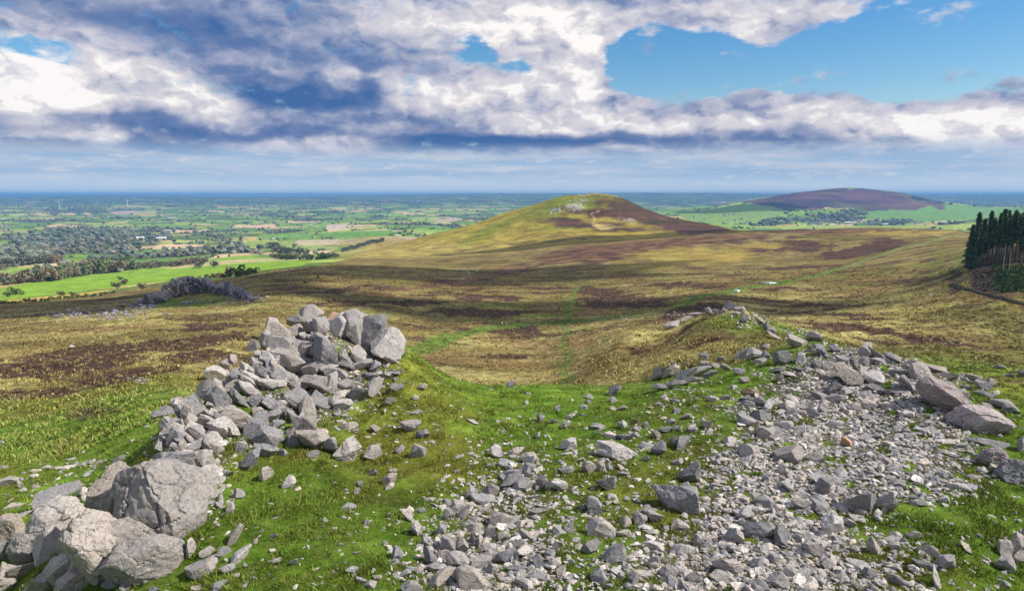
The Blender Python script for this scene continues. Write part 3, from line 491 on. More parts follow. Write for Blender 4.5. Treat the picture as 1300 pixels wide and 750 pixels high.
 (210,560,125,85,-40,'L:blue grey tilted slab at the left tip of the low outcrop'),(300,545,142,70,-30),(420,560,185,88,-30,'L:long ribbed slab in the middle of the low outcrop','K'),(520,540,172,70,-25),(560,490,112,60,0),(600,560,122,50,-20),(330,630,162,50,-25),(220,660,122,60,-10),(430,610,142,38,-25),(500,590,122,38,-20),(555,430,72,50,0),(430,490,60,38,0),(1000,360,82,62,0),(940,420,122,92,0),(830,420,102,62,-25),(1010,430,72,90,0),(900,380,62,50,-10),(970,465,102,50,0),(820,540,82,45,0),(640,500,72,50,0),(720,510,82,62,0),(330,480,60,30,0),(680,450,60,40,0)],
'I': [(35,418,45,40,0),(115,458,32,16,0),(530,440,82,46,-40,'L:leaning white spotted stone on the far lip of the green saddle'),(525,490,40,30,0),(530,530,36,26,0),(575,528,42,30,0),(408,497,30,20,0),(410,470,42,24,20),(260,525,26,26,0),(175,578,32,52,0,'L:small pointed upright stone in the green saddle'),(245,590,52,28,5),(320,570,50,24,-20),(375,560,36,20,0),(295,610,60,28,-30),(160,660,28,36,0),(455,618,65,28,0),(575,610,50,50,0),(635,595,42,30,0,'M:ochre'),(640,628,46,28,0),(685,610,36,30,0),(585,668,80,30,0),(750,508,45,20,0),(840,542,36,30,0),(882,568,52,30,-15),(915,630,50,38,20),(983,608,56,60,0),(812,590,40,30,0),(830,625,36,30,0),(740,660,42,50,0),(775,630,40,30,0),(1145,350,60,30,15),(1165,390,52,34,20),(1015,483,42,30,0),(1075,478,46,30,0),(1115,425,36,20,0),(705,528,32,15,0,'M:ochre','L:small orange stone alone in the green saddle'),(1195,450,82,34,-5,'M:ochre','L:tan flat stone stacked on others at the left edge of the scree'),(1180,485,72,30,0),(1185,508,66,34,0),(1240,500,62,50,0),(1175,590,82,60,0),(1245,565,92,62,0),(1270,650,82,72,0),(1285,520,50,72,0),(1095,690,62,42,0)],
}
ROCKS = []                                    # records for the labels
def add_rock(name, u, v, w, h, tilt, mat=None, big=False, rmin=16.0, dark=None, seed=None, label=None, group=None, soft=False):
    t = abs(math.sin(R(tilt)*1.0)); low = h/2*abs(math.cos(R(tilt)))+w/2*t
    P = hit(u, v+low*.62, rmin)[0]
    if np.isnan(P[0]): P = hit(u, v+low*1.6, rmin)[0]
    if np.isnan(P[0]): return None
    rr = math.hypot(P[0], P[1]); s_ = rr/math.cos(math.atan2(P[0], P[1]))**0; k = math.sqrt(rr*rr+P[2]**2)/math.hypot(F, math.hypot(u-650, v-375))
    W, H = w*k, h*k; D = math.sqrt(W*H)*random.uniform(.75, 1.05)
    r2 = rr+.25*D; dx, dy, dz = ray(u, v); hh = math.hypot(dx, dy); x, y = dx/hh*r2, dy/hh*r2; zr_ = dz/hh*r2; zg = float(Hxy(x, y))
    vert = (H*abs(math.cos(R(tilt)))+W*t)
    z = min(max(zr_, zg-.04*vert), zg+(1.0 if big or group in 'AB' else .62)*vert)
    i = random.randrange(len(VAR)) if seed is None else seed
    if big:
        vv, ff = rock_verts(seed or int(u*31+v), 6, cuts=9 if soft else 13, rough_=.075 if soft else .055, crack=11, boxy=.35 if soft else .5, soft=soft); me = np_mesh('boulder_shape', vv, ff, mat or M_rock, smooth=False)
        flip = Matrix.Identity(3)
    else:
        me = var_mesh(i, mat or M_rock); flip = random.choice([Matrix.Identity(3), Matrix.Rotation(math.pi, 3, 'X'), Matrix.Rotation(math.pi, 3, 'Y'), Matrix.Rotation(math.pi, 3, 'Z')])
    o = bpy.data.objects.new(name, me); COL.objects.link(o)
    M = Matrix.Rotation(-math.atan2(x, y), 3, 'Z') @ Matrix.Rotation(R(tilt), 3, 'Y') @ Matrix.Rotation(R(random.uniform(-14, 14)), 3, 'X') @ Matrix.Diagonal((W*1.06, D, H*1.06)) @ flip
    o.matrix_world = Matrix.Translation((x, y, z)) @ M.to_4x4()
    ROCKS.append(dict(o=o, u=u, v=v, w=w, h=h, tilt=tilt, W=max(W, H), lab=label, mat=mat, zone=group))
    return o
for fk, lst in RK.items():
    u0, v0, s = FR[fk]
    for it in lst:
        X_, Y_, W0, H0, T0 = it[:5]; ex = it[5:]; lb = next((e[2:] for e in ex if e.startswith('L:')), None)
        big_ = 'K' in ex; mt = M_ochre if 'M:ochre' in ex else M_mauve if 'M:mauve' in ex else M_warm if (fk == 'B' and big_) else None; big = 'K' in ex
        u, v, w, h = u0+X_/s, v0+Y_/s, W0/s*(1.12 if fk == 'A' else 1.05), H0/s*(1.12 if fk == 'A' else 1.05)
        size = max(w, h)
        nm = 'boulder' if size >= 21 else ('stone' if size < 14 else 'rock')
        if min(w, h)/size < .48 and size > 10: nm = 'flat_stone'
        if fk == 'H': rm = 60 if (Y_ < 300) else 40
        else: rm = 16
        add_rock(nm, u, v, w, h, T0, mt, big, rm, label=lb, group=fk, soft=fk in 'BGE')
for i in range(120):
    t = rng.uniform(0, 1); u = np.interp(t, [0, .5, 1], [215, 330, 430])+rng.normal(0, 20); v = np.interp(t, [0, .5, 1], [560, 468, 432])+rng.normal(0, 16)
    if v < 408+abs(u-415)*.55: v = 412+abs(u-415)*.55+rng.uniform(0, 10)
    if u > 425 and v < 450: continue
    w = rng.uniform(13, 33); add_rock('crag_block', u, v, w, w*rng.uniform(.36, .62), rng.normal(42, 9), group='A')
# the dark tor on the edge of the moor, block by block
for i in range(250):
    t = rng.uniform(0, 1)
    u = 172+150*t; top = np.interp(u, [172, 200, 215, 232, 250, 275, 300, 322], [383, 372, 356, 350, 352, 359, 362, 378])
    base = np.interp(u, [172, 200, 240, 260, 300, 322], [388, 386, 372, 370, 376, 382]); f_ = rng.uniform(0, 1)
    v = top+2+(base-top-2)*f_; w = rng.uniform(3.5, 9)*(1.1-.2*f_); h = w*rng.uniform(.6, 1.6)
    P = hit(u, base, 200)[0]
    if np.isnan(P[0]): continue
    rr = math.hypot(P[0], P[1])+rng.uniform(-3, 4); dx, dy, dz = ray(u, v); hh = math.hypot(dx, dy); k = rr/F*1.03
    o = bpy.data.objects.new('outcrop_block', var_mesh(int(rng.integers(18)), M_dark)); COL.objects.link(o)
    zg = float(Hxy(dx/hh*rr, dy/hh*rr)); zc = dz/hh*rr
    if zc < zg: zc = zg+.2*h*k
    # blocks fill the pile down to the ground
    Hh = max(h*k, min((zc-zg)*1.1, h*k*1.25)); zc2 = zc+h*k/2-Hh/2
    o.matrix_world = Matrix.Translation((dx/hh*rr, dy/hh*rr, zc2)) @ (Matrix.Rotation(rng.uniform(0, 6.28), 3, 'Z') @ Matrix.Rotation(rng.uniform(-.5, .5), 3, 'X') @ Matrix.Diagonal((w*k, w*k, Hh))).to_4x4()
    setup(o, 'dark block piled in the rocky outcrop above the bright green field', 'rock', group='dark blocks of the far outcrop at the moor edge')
# trails of small stones left of that tor, on the summit and on the moor
def rubble(name, pts_, label, mat, sub=1, rmin=16., size_world=None):
    """one mass of loose stones; pts_: (u, v, px) measured in the photo"""
    arr = np.array(pts_); H_ = hit(arr[:, 0], arr[:, 1], rmin); ok = ~np.isnan(H_[:, 0]); H_ = H_[ok]; px = arr[ok, 2]
    rr = np.hypot(H_[:, 0], H_[:, 1]); ok = rr < (80 if rmin < 20 else 1e9); H_ = H_[ok]; px = px[ok]; rr = rr[ok]
    k = np.hypot(rr, H_[:, 2])/F; lib = [rock_verts(900+i, sub, cuts=7, rough_=0 if sub < 3 else .04, boxy=.75) for i in range(16)]
    Vs, Fs, Ts = [], [], []; off = 0
    for i in range(len(H_)):
        v, f = lib[int(rng.integers(16))]; s = px[i]*k[i]*rng.uniform(.62, 1.5, 3)*np.array([1.2, .95, .62])
        a = rng.uniform(0, 6.28); tx = rng.normal(0, .5); ca, sa = math.cos(a), math.sin(a); cb, sb = math.cos(tx), math.sin(tx)
        M = np.array([[ca, -sa, 0], [sa, ca, 0], [0, 0, 1]])@np.array([[1, 0, 0], [0, cb, -sb], [0, sb, cb]])
        Vs.append((v*s)@M.T+H_[i]+[0, 0, s[2]*rng.uniform(-.14, .26)]); Fs.append(f+off); off += len(v); Ts.append(np.full(len(v), rng.uniform(0, 1)))
    me = np_mesh(name, np.concatenate(Vs), np.concatenate(Fs), mat, {'tint': np.concatenate(Ts)}, smooth=False)
    o = bpy.data.objects.new(name, me); COL.objects.link(o); setup(o, label, kind='stuff'); return o
u_ = rng.uniform(-60, 1360, 90000); v_ = rng.uniform(425, 790, 90000); dd = dens_at(u_, v_); keep = rng.uniform(0, 1, 90000) < dd*.95
u_, v_ = u_[keep], v_[keep]; dd = dd[keep]
near_ = np.clip((v_-430)/300, 0, 1)
szs = (2.2+rng.gamma(1.1, 2.0, len(u_)))*(.7+.5*near_); szs = np.minimum(szs, 17); szs = np.where(dd < .05, np.minimum(szs, 5.5), szs)
small = szs < 8
rubble('rubble', list(zip(u_[small], v_[small], szs[small])), 'loose pale stones filling the scree between the boulders', M_rubble, 1)
rubble('scree', list(zip(u_[~small], v_[~small], szs[~small])), 'fist to head sized broken stones heaped over the right tor', M_rubble, 3)
far_pts = []
for (a, b, c, e, n_, px) in [(130, 398, 45, 8, 130, 3.2), (178, 388, 18, 6, 90, 3.6), (305, 380, 18, 5, 60, 3.2), (240, 384, 14, 2.5, 40, 2.6), (90, 400, 40, 4, 60, 2.6), (330, 378, 14, 3, 30, 2.6), (175, 484, 12, 3, 10, 5), (640, 262, 0, 0, 0, 2), (727, 262, 10, 6, 50, 1.5), (742, 255, 14, 4, 50, 1.4), (748, 247, 12, 1.2, 50, 1.2), (706, 267, 6, 4, 24, 2.2), (795, 281, 16, 3, 18, 1.3), (600, 343, 14, 4, 14, 2.2), (780, 405, 30, 2, 20, 2), (860, 400, 40, 3, 40, 2.4), (1140, 455, 40, 3, 20, 2.6), (1090, 432, 50, 8, 16, 2.2), (1200, 440, 60, 14, 30, 2.2), (960, 410, 35, 10, 60, 3.4), (1010, 425, 25, 8, 50, 3)]:
    for _ in range(n_): far_pts.append((rng.normal(a, max(c, .01)*.55), rng.normal(b, max(e, .01)*.55), px*rng.uniform(.6, 1.5)))
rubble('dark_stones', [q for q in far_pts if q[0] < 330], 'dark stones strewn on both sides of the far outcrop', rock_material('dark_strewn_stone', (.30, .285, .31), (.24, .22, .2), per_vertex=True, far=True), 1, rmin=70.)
rubble('scattered_stones', [q for q in far_pts if q[0] >= 330], 'small grey stones strewn over the moor and the hill top', M_dark if False else M_rubble, 1, rmin=70.)
# ------------------------------------------------------------------ labels of the rocks: by look, then by the named rock beside them
named = [q for q in ROCKS if q['lab']]
SHORT = {}
for q in named:
    t = q['lab']; SHORT[id(q)] = t
import re
def short(q):
    t = q['lab']; t = re.split(r',| beside | above | below | against | that | at the | on the | on turf| in the | just | where | carrying | resting | lying | leaning | alone | near | standing | steeply | right of | left of | under | directly| just ', t)[0]
    return t if len(t.split()) > 1 else q['lab']
cnt = {}
for q in named: cnt[short(q)] = cnt.get(short(q), 0)+1
keyable = [q for q in named if cnt[short(q)] == 1 and len(short(q).split()) <= 6 and len(short(q).split()) > 1]
def look(q):
    a = q['w']/q['h']; s = max(q['w'], q['h'])
    size = 'tiny' if s < 9 else 'small' if s < 15 else 'middling' if s < 24 else 'large'
    shp = 'flat' if a > 1.75 else 'upright' if a < .8 else 'blocky' if a < 1.25 else 'longish'
    if abs(q['tilt']) >= 40: shp = 'steeply tilted'
    elif abs(q['tilt']) >= 18: shp = 'leaning'
    if q['mat'] is M_ochre: shp = 'orange stained '+shp
    return f'{size} {shp}'
used_l = {}
for q in ROCKS:
    o = q['o']; kind = re.sub(r'\.\d+$', '', o.name).replace('_', ' ')
    if q['lab']: setup(o, q['lab'], kind); used_l[q['lab']] = 1; o['category'] = kind; continue
    best = sorted(keyable, key=lambda p: math.hypot((p['u']-q['u']), 1.5*(p['v']-q['v'])))[:6]; done = False
    for p in best:
        du, dv = q['u']-p['u'], q['v']-p['v']; d = math.hypot(du, dv)
        if abs(du) > 1.6*abs(dv): rel = 'right of' if du > 0 else 'left of'
        elif abs(dv) > 1.6*abs(du): rel = 'below' if dv > 0 else 'above'
        else: rel = ('below and right of' if du > 0 else 'below and left of') if dv > 0 else ('above and right of' if du > 0 else 'above and left of')
        near = 'just ' if d < (max(p['w'], p['h'])+max(q['w'], q['h']))*.62 else ('' if d < 60 else 'well ')
        lb = f"{look(q)} {kind} {near}{rel} the {short(p)}"
        if len(lb.split()) > 16: lb = lb.replace(' and ', ' ', 1) if False else lb
        if lb not in used_l and len(lb.split()) <= 16: done = True; break
    if not done:
        for extra in ('dull', 'weathered', 'pale'):
            pass
        p = best[0]; lb = f"{look(q)} {kind} among others near the {short(p)}"
    lb = lb if len(lb.split()) <= 16 else ' '.join(lb.split()[1:17])
    used_l[lb] = used_l.get(lb, 0)+1; setup(o, lb, kind); q['lab2'] = lb
    ZG = {'A': 'stones of the left crag', 'B': 'stones around the huge cracked boulder', 'C': 'stones of the lower left scree', 'D': 'stones of the middle scree', 'E': 'stones of the lower right scree', 'F': 'stones of the upper scree', 'G': 'stones beside the long mauve boulders', 'H': 'stones of the knoll and the low outcrop', 'I': 'stones in the green saddle'}
    o['group'] = ZG[q['zone']] if used_l[lb] == 1 else o.get('group', ZG[q['zone']])

# ------------------------------------------------------------------ grass: real blades, near tufts and coarse moor tussocks
def leaf_mat(name, attr='shade', rough_=.8, trans=.25):
    m, nt, b = new_mat(name); at = N(nt, 'ShaderNodeAttribute', attribute_name=attr); nt.links.new(at.outputs['Color'], b.inputs['Base Color'])
    b.inputs['Roughness'].default_value = rough_; b.inputs['Specular IOR Level'].default_value = .12
    return m
M_blade = leaf_mat('grass_blades')
def alb_at(P):
    rr = row_of(np.hypot(P[:, 0], P[:, 1])); cc = col_of(np.arctan2(P[:, 0], P[:, 1]))
    return A[np.clip(rr.round().astype(int), 0, NR-1), np.clip(cc.round().astype(int), 0, NA-1)]
def tufts(name, Pt, hgt, wid, nb, label, spread, boost=1.0, cvar=.35):
    n_ = len(Pt); base = alb_at(Pt); B = np.repeat(Pt, nb, 0); c = np.repeat(base, nb, 0); hh = np.repeat(hgt, nb)*rng.uniform(.5, 1.25, n_*nb); ww = np.repeat(wid, nb)*rng.uniform(.6, 1.3, n_*nb)
    sp = np.repeat(spread, nb); ang = rng.uniform(0, 6.283, n_*nb); rad = np.sqrt(rng.uniform(0, 1, n_*nb))*sp
    B = B+np.stack([np.cos(ang)*rad, np.sin(ang)*rad, -0.03+0*rad], 1)
    face = rng.uniform(0, 6.283, n_*nb); dx = np.cos(face)*ww; dy = np.sin(face)*ww
    lean = rng.normal(0, .45, (n_*nb, 2))*hh[:, None]+np.stack([np.cos(ang), np.sin(ang)], 1)*hh[:, None]*.4
    V1 = B+np.stack([dx, dy, 0*dx], 1); V2 = B-np.stack([dx, dy, 0*dx], 1); V3 = B+np.stack([lean[:, 0], lean[:, 1], hh], 1)
    V = np.stack([V1, V2, V3], 1).reshape(-1, 3); Fc = np.arange(len(V)).reshape(-1, 3)
    k = (1+cvar*rng.normal(0, 1, n_))[:, None]; tw = np.clip(rng.normal(.25, .32, n_), 0, .9)[:, None]
    col_t = base*(1-tw)*boost+(alb(158, 154, 78) if name == 'grass' else alb(200, 188, 120))*tw; col_t = np.clip(col_t*np.clip(k, .35, 1.8), .005, .7)
    cc = np.repeat(col_t, nb*3, 0)
    me = np_mesh(name, V, Fc, M_blade, {'shade': cc}); o = bpy.data.objects.new(name, me); COL.objects.link(o); setup(o, label, kind='stuff'); return o
u1 = rng.uniform(-60, 1360, 150000); v1 = rng.uniform(400, 800, 150000)
k1 = rng.uniform(0, 1, len(u1)) > 1.4*dens_at(u1, v1)*.8; Pt = hit(u1[k1], v1[k1]); Pt = Pt[~np.isnan(Pt[:, 0])]; Pt = Pt[np.hypot(Pt[:, 0], Pt[:, 1]) < 95]
tn = fbm(Pt[:, 0]/2.2, Pt[:, 1]/2.2, o=3); keep = tn+rng.normal(0, .25, len(Pt)) > -.15; Pt = Pt[keep][:95000]; tn = tn[keep][:95000]
r1 = np.hypot(Pt[:, 0], Pt[:, 1])
tufts('grass', Pt, (.06+.13*np.clip(tn+.1, 0, 1)+.16*(rng.uniform(0, 1, len(tn)) > .93))*(.8+r1/70), .010+.00035*r1, 6, 'short green grass blades over the tor', .07+.002*r1)
u2 = rng.uniform(-60, 1360, 110000); v2 = rng.uniform(340, 620, 110000); Pm_ = hit(u2, v2, 50.); Pm_ = Pm_[~np.isnan(Pm_[:, 0])]; r2 = np.hypot(Pm_[:, 0], Pm_[:, 1])
tn2 = fbm(Pm_[:, 0]/6, Pm_[:, 1]/6, o=3); k2 = (r2 > 75) & (r2 < 620) & (tn2+rng.normal(0, .2, len(r2)) > -.05); Pm_ = Pm_[k2][:70000]; r2 = r2[k2][:70000]; tn2 = tn2[k2][:70000]
tufts('moor_grass', Pm_, .28+.35*np.clip(tn2, 0, 1)+r2*.0004, .05+.0006*r2, 5, 'coarse straw coloured tussocks of the moor', .35+.001*r2, 1.15, .3)
# ------------------------------------------------------------------ trees, houses, turbines, people
def simple_mat(name, c, rough_=.8, var=.25, sc=2.0):
    m, nt, b = new_mat(name); geo = N(nt, 'ShaderNodeNewGeometry'); n_ = noise(nt, geo.outputs['Position'], sc, 5, .6)
    s_ = N(nt, 'ShaderNodeVectorMath', operation='SCALE'); rgb = N(nt, 'ShaderNodeRGB'); rgb.outputs[0].default_value = (*[float(q) for q in c], 1)
    nt.links.new(rgb.outputs[0], s_.inputs[0]); nt.links.new(mrange(nt, n_, .3, .7, 1-var, 1+var), s_.inputs['Scale']); nt.links.new(s_.outputs[0], b.inputs['Base Color']); b.inputs['Roughness'].default_value = rough_
    return m
M_bark = simple_mat('bark', (.13, .105, .085)); M_wall = simple_mat('whitewash', (.78, .77, .73), var=.06); M_slate = simple_mat('slate', (.16, .17, .2), var=.15); M_steel = simple_mat('white_steel', (.8, .8, .8), .5, .03)
M_crown = leaf_mat('foliage')
def tube(p0, p1, r0, r1, k=7):
    p0, p1 = np.array(p0, float), np.array(p1, float); d = p1-p0; d /= np.linalg.norm(d); a = np.cross(d, [1, 0, 0] if abs(d[0]) < .9 else [0, 1, 0]); a /= np.linalg.norm(a); b = np.cross(d, a)
    t = np.arange(k)/k*2*math.pi; c = np.outer(np.cos(t), a)+np.outer(np.sin(t), b)
    V = np.concatenate([p0+c*r0, p1+c*r1]); Fq = np.array([[i, (i+1) % k, k+(i+1) % k, k+i] for i in range(k)]); return V, Fq
def join(parts):
    V, Fs, o = [], [], 0
    for v, f in parts: V.append(v); Fs.append(f+o); o += len(v)
    return np.concatenate(V), np.concatenate(Fs)
def sprays(C, D, ln, wd, r):
    """leafy quads centred on C pointing along D"""
    n_ = len(C); D = D/np.linalg.norm(D, axis=1)[:, None]; s = np.cross(D, r.normal(size=(n_, 3))); s /= np.linalg.norm(s, axis=1)[:, None]
    L_ = (ln*D.T).T; W_ = (wd*s.T).T
    V = np.stack([C-L_*.2-W_*.4, C-L_*.2+W_*.4, C+L_*.5+W_*.5, C+L_-W_*.1], 1).reshape(-1, 3); return V, np.arange(len(V)).reshape(-1, 4)
def conifer(seed, t0, n_, H=23., Rr=2.6):
    r = np.random.default_rng(seed)
    parts = [tube((0, 0, -.5), (0, 0, H*.55), .23, .15), tube((0, 0, H*.55), (0, 0, H*.97), .15, .03)]
    for i in range(10):
        z = H*r.uniform(.12, max(t0, .3)); a = r.uniform(0, 6.28); l = r.uniform(.4, 1.3); parts.append(tube((0, 0, z), (math.cos(a)*l, math.sin(a)*l, z-.15), .04, .015, 4))
    tv, tf = join(parts); trunk = np_mesh('trunk', tv, tf, M_bark)
    t = t0+(1-t0)*r.beta(1.1, 1.25, n_); a = r.uniform(0, 6.283, n_); whorl = .72+.28*np.cos(t*H*2.3+3*perlin(a*1.0, t*4, seed*1.))
    prof = np.minimum(1, ((1-t)*1.4))**.95*(.55+.45*sst(t0, t0+.14, t)); rad = Rr*prof*whorl*np.sqrt(r.uniform(.12, 1, n_))*(1+.35*perlin(a*1.3+seed, t*9, 1.))
    C = np.stack([np.cos(a)*rad, np.sin(a)*rad, t*H-.25*rad], 1); D = np.stack([np.cos(a), np.sin(a), r.uniform(-.6, .25, n_)], 1)
    V, Fq = sprays(C, D, r.uniform(.5, 1.15, n_), r.uniform(.3, .62, n_), r)
    # a leading shoot and its top
    base = np.array([.11, .18, .09]); k = (1+.45*r.normal(size=n_)).clip(.35, 2)[:, None]; c = base*k*np.where(r.uniform(size=n_) < .2, 1.5, 1)[:, None]
    return trunk, np_mesh('crown', V, Fq, M_crown, {'shade': np.repeat(c.clip(.008, .3), 4, 0)}, smooth=False)
CON = [conifer(1, .45, 1500), conifer(2, .5, 1400), conifer(3, .38, 1600), conifer(4, .42, 1500), conifer(5, .06, 2400, Rr=3.3), conifer(6, .3, 1700)]
def place_tree(name, meshes, P, s, label, cat, group, rz=None):
    e = bpy.data.objects.new(name, None); COL.objects.link(e); e.location = P; e.scale = s; e.rotation_euler = (0, 0, random.uniform(0, 6.28) if rz is None else rz); e.empty_display_size = 1
    setup(e, label, cat, group=group)
    for nm, me in zip(('trunk', 'crown'), meshes):
        if me is None: continue
        o = bpy.data.objects.new(nm, me); COL.objects.link(o); o.parent = e
    return e
GP = 'conifers of the plantation at the moor edge'
def pine(x, y, hgt, kind, label):
    s = hgt/23.; place_tree('conifer', CON[kind], (x, y, float(Hxy(x, y))), (s*random.uniform(.95, 1.15), s*random.uniform(.95, 1.15), s), label, 'conifer', GP)
def at(u, v, rmin=16.):
    return hit(u, v, rmin)[0]
B0 = at(1262, 337, 200); Yf = B0[1]
front = [(1231, 21, 4, 'low branched conifer that ends the plantation, boughs down to the ground'), (1238, 26.5, 0, 'tall pointed conifer second from the open end of the plantation'), (1246, 22, 1, None), (1253, 25.5, 3, None), (1259, 21, 0, None), (1265, 24, 2, None), (1270, 25.5, 1, 'broad topped conifer near the two dead poles'), (1277, 21, 3, None), (1284, 25, 0, None), (1290, 22, 1, None), (1296, 26, 2, None), (1301, 24, 0, None), (1308, 24, 3, None), (1316, 25, 1, None), (1325, 24, 0, None)]
for i, (u, hgt, kd, lb) in enumerate(front):
    x = (u-650)/F*Yf/ (1.0)*1.0; P = at(u, 335+rng.uniform(-1, 1.5), 200); pine(P[0], P[1], hgt, kd, lb or 'bare stemmed conifer in the front row of the dark plantation')
for row in range(1, 7):
    for i in range(11):
        y = Yf+row*8+rng.uniform(-2, 2); u = 1234+row*1.2+i*9.5+rng.uniform(-3.5, 3.5); x = (u-650)/F*y*CP*1.01; pine(x, y, rng.uniform(14, 23), int(rng.choice([0, 1, 2, 3, 5])) if i else 4, 'dark conifer standing deep inside the plantation behind the front row')
for u, v, hh, lb in [(1273, 345, 12.5, 'thin dead pole standing out before the plantation, the taller one'), (1280.5, 346, 10.5, 'thin dead pole standing out before the plantation, the shorter one')]:
    P = at(u, v, 200); tv, tf = join([tube((0, 0, -.4), (0.1, 0, hh), .22, .09), tube((0, 0, hh*.8), (.7, .1, hh*.86), .05, .02), tube((0, 0, hh*.65), (-.6, .1, hh*.7), .05, .02)])
    o = bpy.data.objects.new('dead_tree', np_mesh('dead_tree', tv, tf, simple_mat('bleached_wood', (.32, .29, .26)))); COL.objects.link(o); o.location = P; setup(o, lb, 'dead tree')
# broadleaf trees
def broadleaf(seed, n_=420, tone=(.16, .20, .075)):
    r = np.random.default_rng(seed); parts = [tube((0, 0, -.5), (0, 0, 3.2), .3, .2, 6)]
    for i in range(5):
        a = r.uniform(0, 6.28); parts.append(tube((0, 0, r.uniform(2, 3.2)), (math.cos(a)*2, math.sin(a)*2, r.uniform(4.5, 6)), .13, .05, 4))
    tv, tf = join(parts); trunk = np_mesh('trunk', tv, tf, M_bark)
    cl = r.normal(size=(7, 3))*[1.5, 1.5, 1.3]+[0, 0, 3.9]; w = r.integers(0, 7, n_); dd_ = r.normal(size=(n_, 3)); dd_ /= np.linalg.norm(dd_, axis=1)[:, None]
    C = cl[w]+dd_*np.cbrt(r.uniform(.2, 1, n_))[:, None]*[1.9, 1.9, 1.8]; C[:, 2] = np.maximum(C[:, 2], .5)
    V, Fq = sprays(C, dd_+[0, 0, .2], r.uniform(.7, 1.3, n_), r.uniform(.7, 1.2, n_), r)
    c = np.array(tone)*(1+.4*r.normal(size=n_)).clip(.4, 2)[:, None]
    return trunk, np_mesh('crown', V, Fq, M_crown, {'shade': np.repeat(c.clip(.01, .4), 4, 0)}, smooth=False)
BL = {'green': [broadleaf(20+i) for i in range(3)], 'brown': [broadleaf(30+i, tone=(.33, .25, .15)) for i in range(3)], 'grey': [broadleaf(40+i, tone=(.21, .23, .15)) for i in range(3)]}
TL = {'green': 'green', 'brown': 'russet', 'grey': 'grey green'}
def btree(u, v, px, tone, label, group, spread=1.0):
    P = at(u, v, 300.)
    if np.isnan(P[0]): return
    k = math.hypot(P[0], P[1])/F; s = px*k/7.6
    place_tree('tree', BL[tone][random.randrange(3)], tuple(P), (s*spread*random.uniform(1, 1.3), s*spread*random.uniform(1, 1.3), s), label, 'tree', group)
singles = [(148, 366, 7, 'green', 'small bush like tree at the near edge of the bright field'), (158, 361, 7, 'brown', 'russet tree in the upper corner of the bright field'), (153, 355, 4, 'green', 'smallest tree of the pair by the field corner'), (180, 367, 7, 'brown', 'round russet tree alone just left of the far outcrop'), (79, 376, 6, 'green', 'darker bush in the hedge under the bright field'), (93, 376, 5, 'green', 'round bush in the hedge under the bright field beside a darker one'),
           (291, 352, 12, 'brown', 'broad russet tree in the clump right of the far outcrop'), (302, 351, 13, 'green', 'green tree in the middle of the clump right of the far outcrop'), (312, 350, 9, 'green', 'dark round tree in the clump right of the far outcrop'), (322, 348, 8, 'green', 'round tree at the end of the clump right of the far outcrop'), (272, 339, 8, 'grey', 'tree alone at the edge of the sandy field'), (252, 340, 8, 'grey', 'wide grey tree in the hedge below the sandy field'),
           (346, 318, 12, 'grey', 'tall tree left of the large green clump below the tan fields'), (9, 377, 6, 'green', 'bush at the left edge of the bright field'), (20, 374, 8, 'green', 'clumped dark tree at the left end of the bright field'), (32, 356, 4, 'green', 'tiny tree by the hedge at the left end')]
for u, v, px, tn_, lb in singles: btree(u, v, px, tn_, lb, 'trees around the bright field')
def row_trees(poly, step, px, tones, label, group, jit=1.0):
    d = 0
    for (a, b), (c, e) in zip(poly[:-1], poly[1:]):
        L_ = math.hypot(c-a, e-b); n_ = max(1, int(L_/step))
        for i in range(n_):
            t = (i+random.random()*.8)/n_; tn_ = random.choice(tones); btree(a+(c-a)*t, b+(e-b)*t+random.uniform(-jit, jit), px*random.uniform(.7, 1.25), tn_, label, group, 1.15)
row_trees([(8, 361), (60, 356)], 2.4, 11, ['brown', 'brown', 'grey'], 'tree in the russet belt along the top of the bright field', 'belt of trees above the bright field')
row_trees([(60, 357), (110, 348), (165, 342)], 2.5, 12, ['grey', 'brown', 'brown', 'green'], 'tree in the russet belt along the top of the bright field', 'belt of trees above the bright field')
row_trees([(165, 342), (215, 338), (262, 334)], 3.2, 7, ['brown', 'grey'], 'smaller tree where the belt thins out towards the sandy field', 'trees at the thin end of the belt')
row_trees([(50, 348), (68, 346)], 3, 8, ['grey', 'green'], 'tree in the clump behind the russet belt', 'clump behind the belt')
row_trees([(262, 352), (286, 354)], 3, 5, ['brown'], 'low russet bush beside the clump right of the far outcrop', 'bushes by the clump')
row_trees([(345, 328), (392, 330), (430, 326)], 4, 6, ['grey', 'green'], 'tree in the green belt that meets the foot of the golden slope', 'belt at the foot of the golden slope')
row_trees([(352, 322), (392, 324)], 3.4, 8, ['grey'], 'tree of the large grey green clump below the tan fields', 'clump below the tan fields')
row_trees([(434, 320), (487, 306)], 3.5, 5, ['grey'], 'hedge tree between two of the tan fields', 'hedge trees by the tan fields')
row_trees([(0, 386), (40, 383), (100, 378), (150, 372)], 5, 3, ['green'], 'low hawthorn on the line between moor slope and bright field', 'hawthorns below the bright field', .6)
row_trees([(0, 338), (30, 336), (60, 334)], 3, 9, ['grey', 'green'], 'tree on the left margin among small green fields', 'trees among the small fields')
row_trees([(60, 334), (76, 333)], 3, 8, ['brown'], 'russet tree beside the white cottage behind the belt', 'trees by the cottage')
# dark bushes on the shaded slope and on the moor
for u, v, lb in [(387.5, 359.5, 'small dark bush on the shaded slope, the lower of two'), (404, 353, 'small dark bush on the shaded slope, the upper of two')]:
    P = at(u, v, 200.); e = place_tree('bush', (None, BL['green'][0][1]), tuple(P-np.array([0, 0, .35])), (.3, .3, .28), lb, 'bush', None)
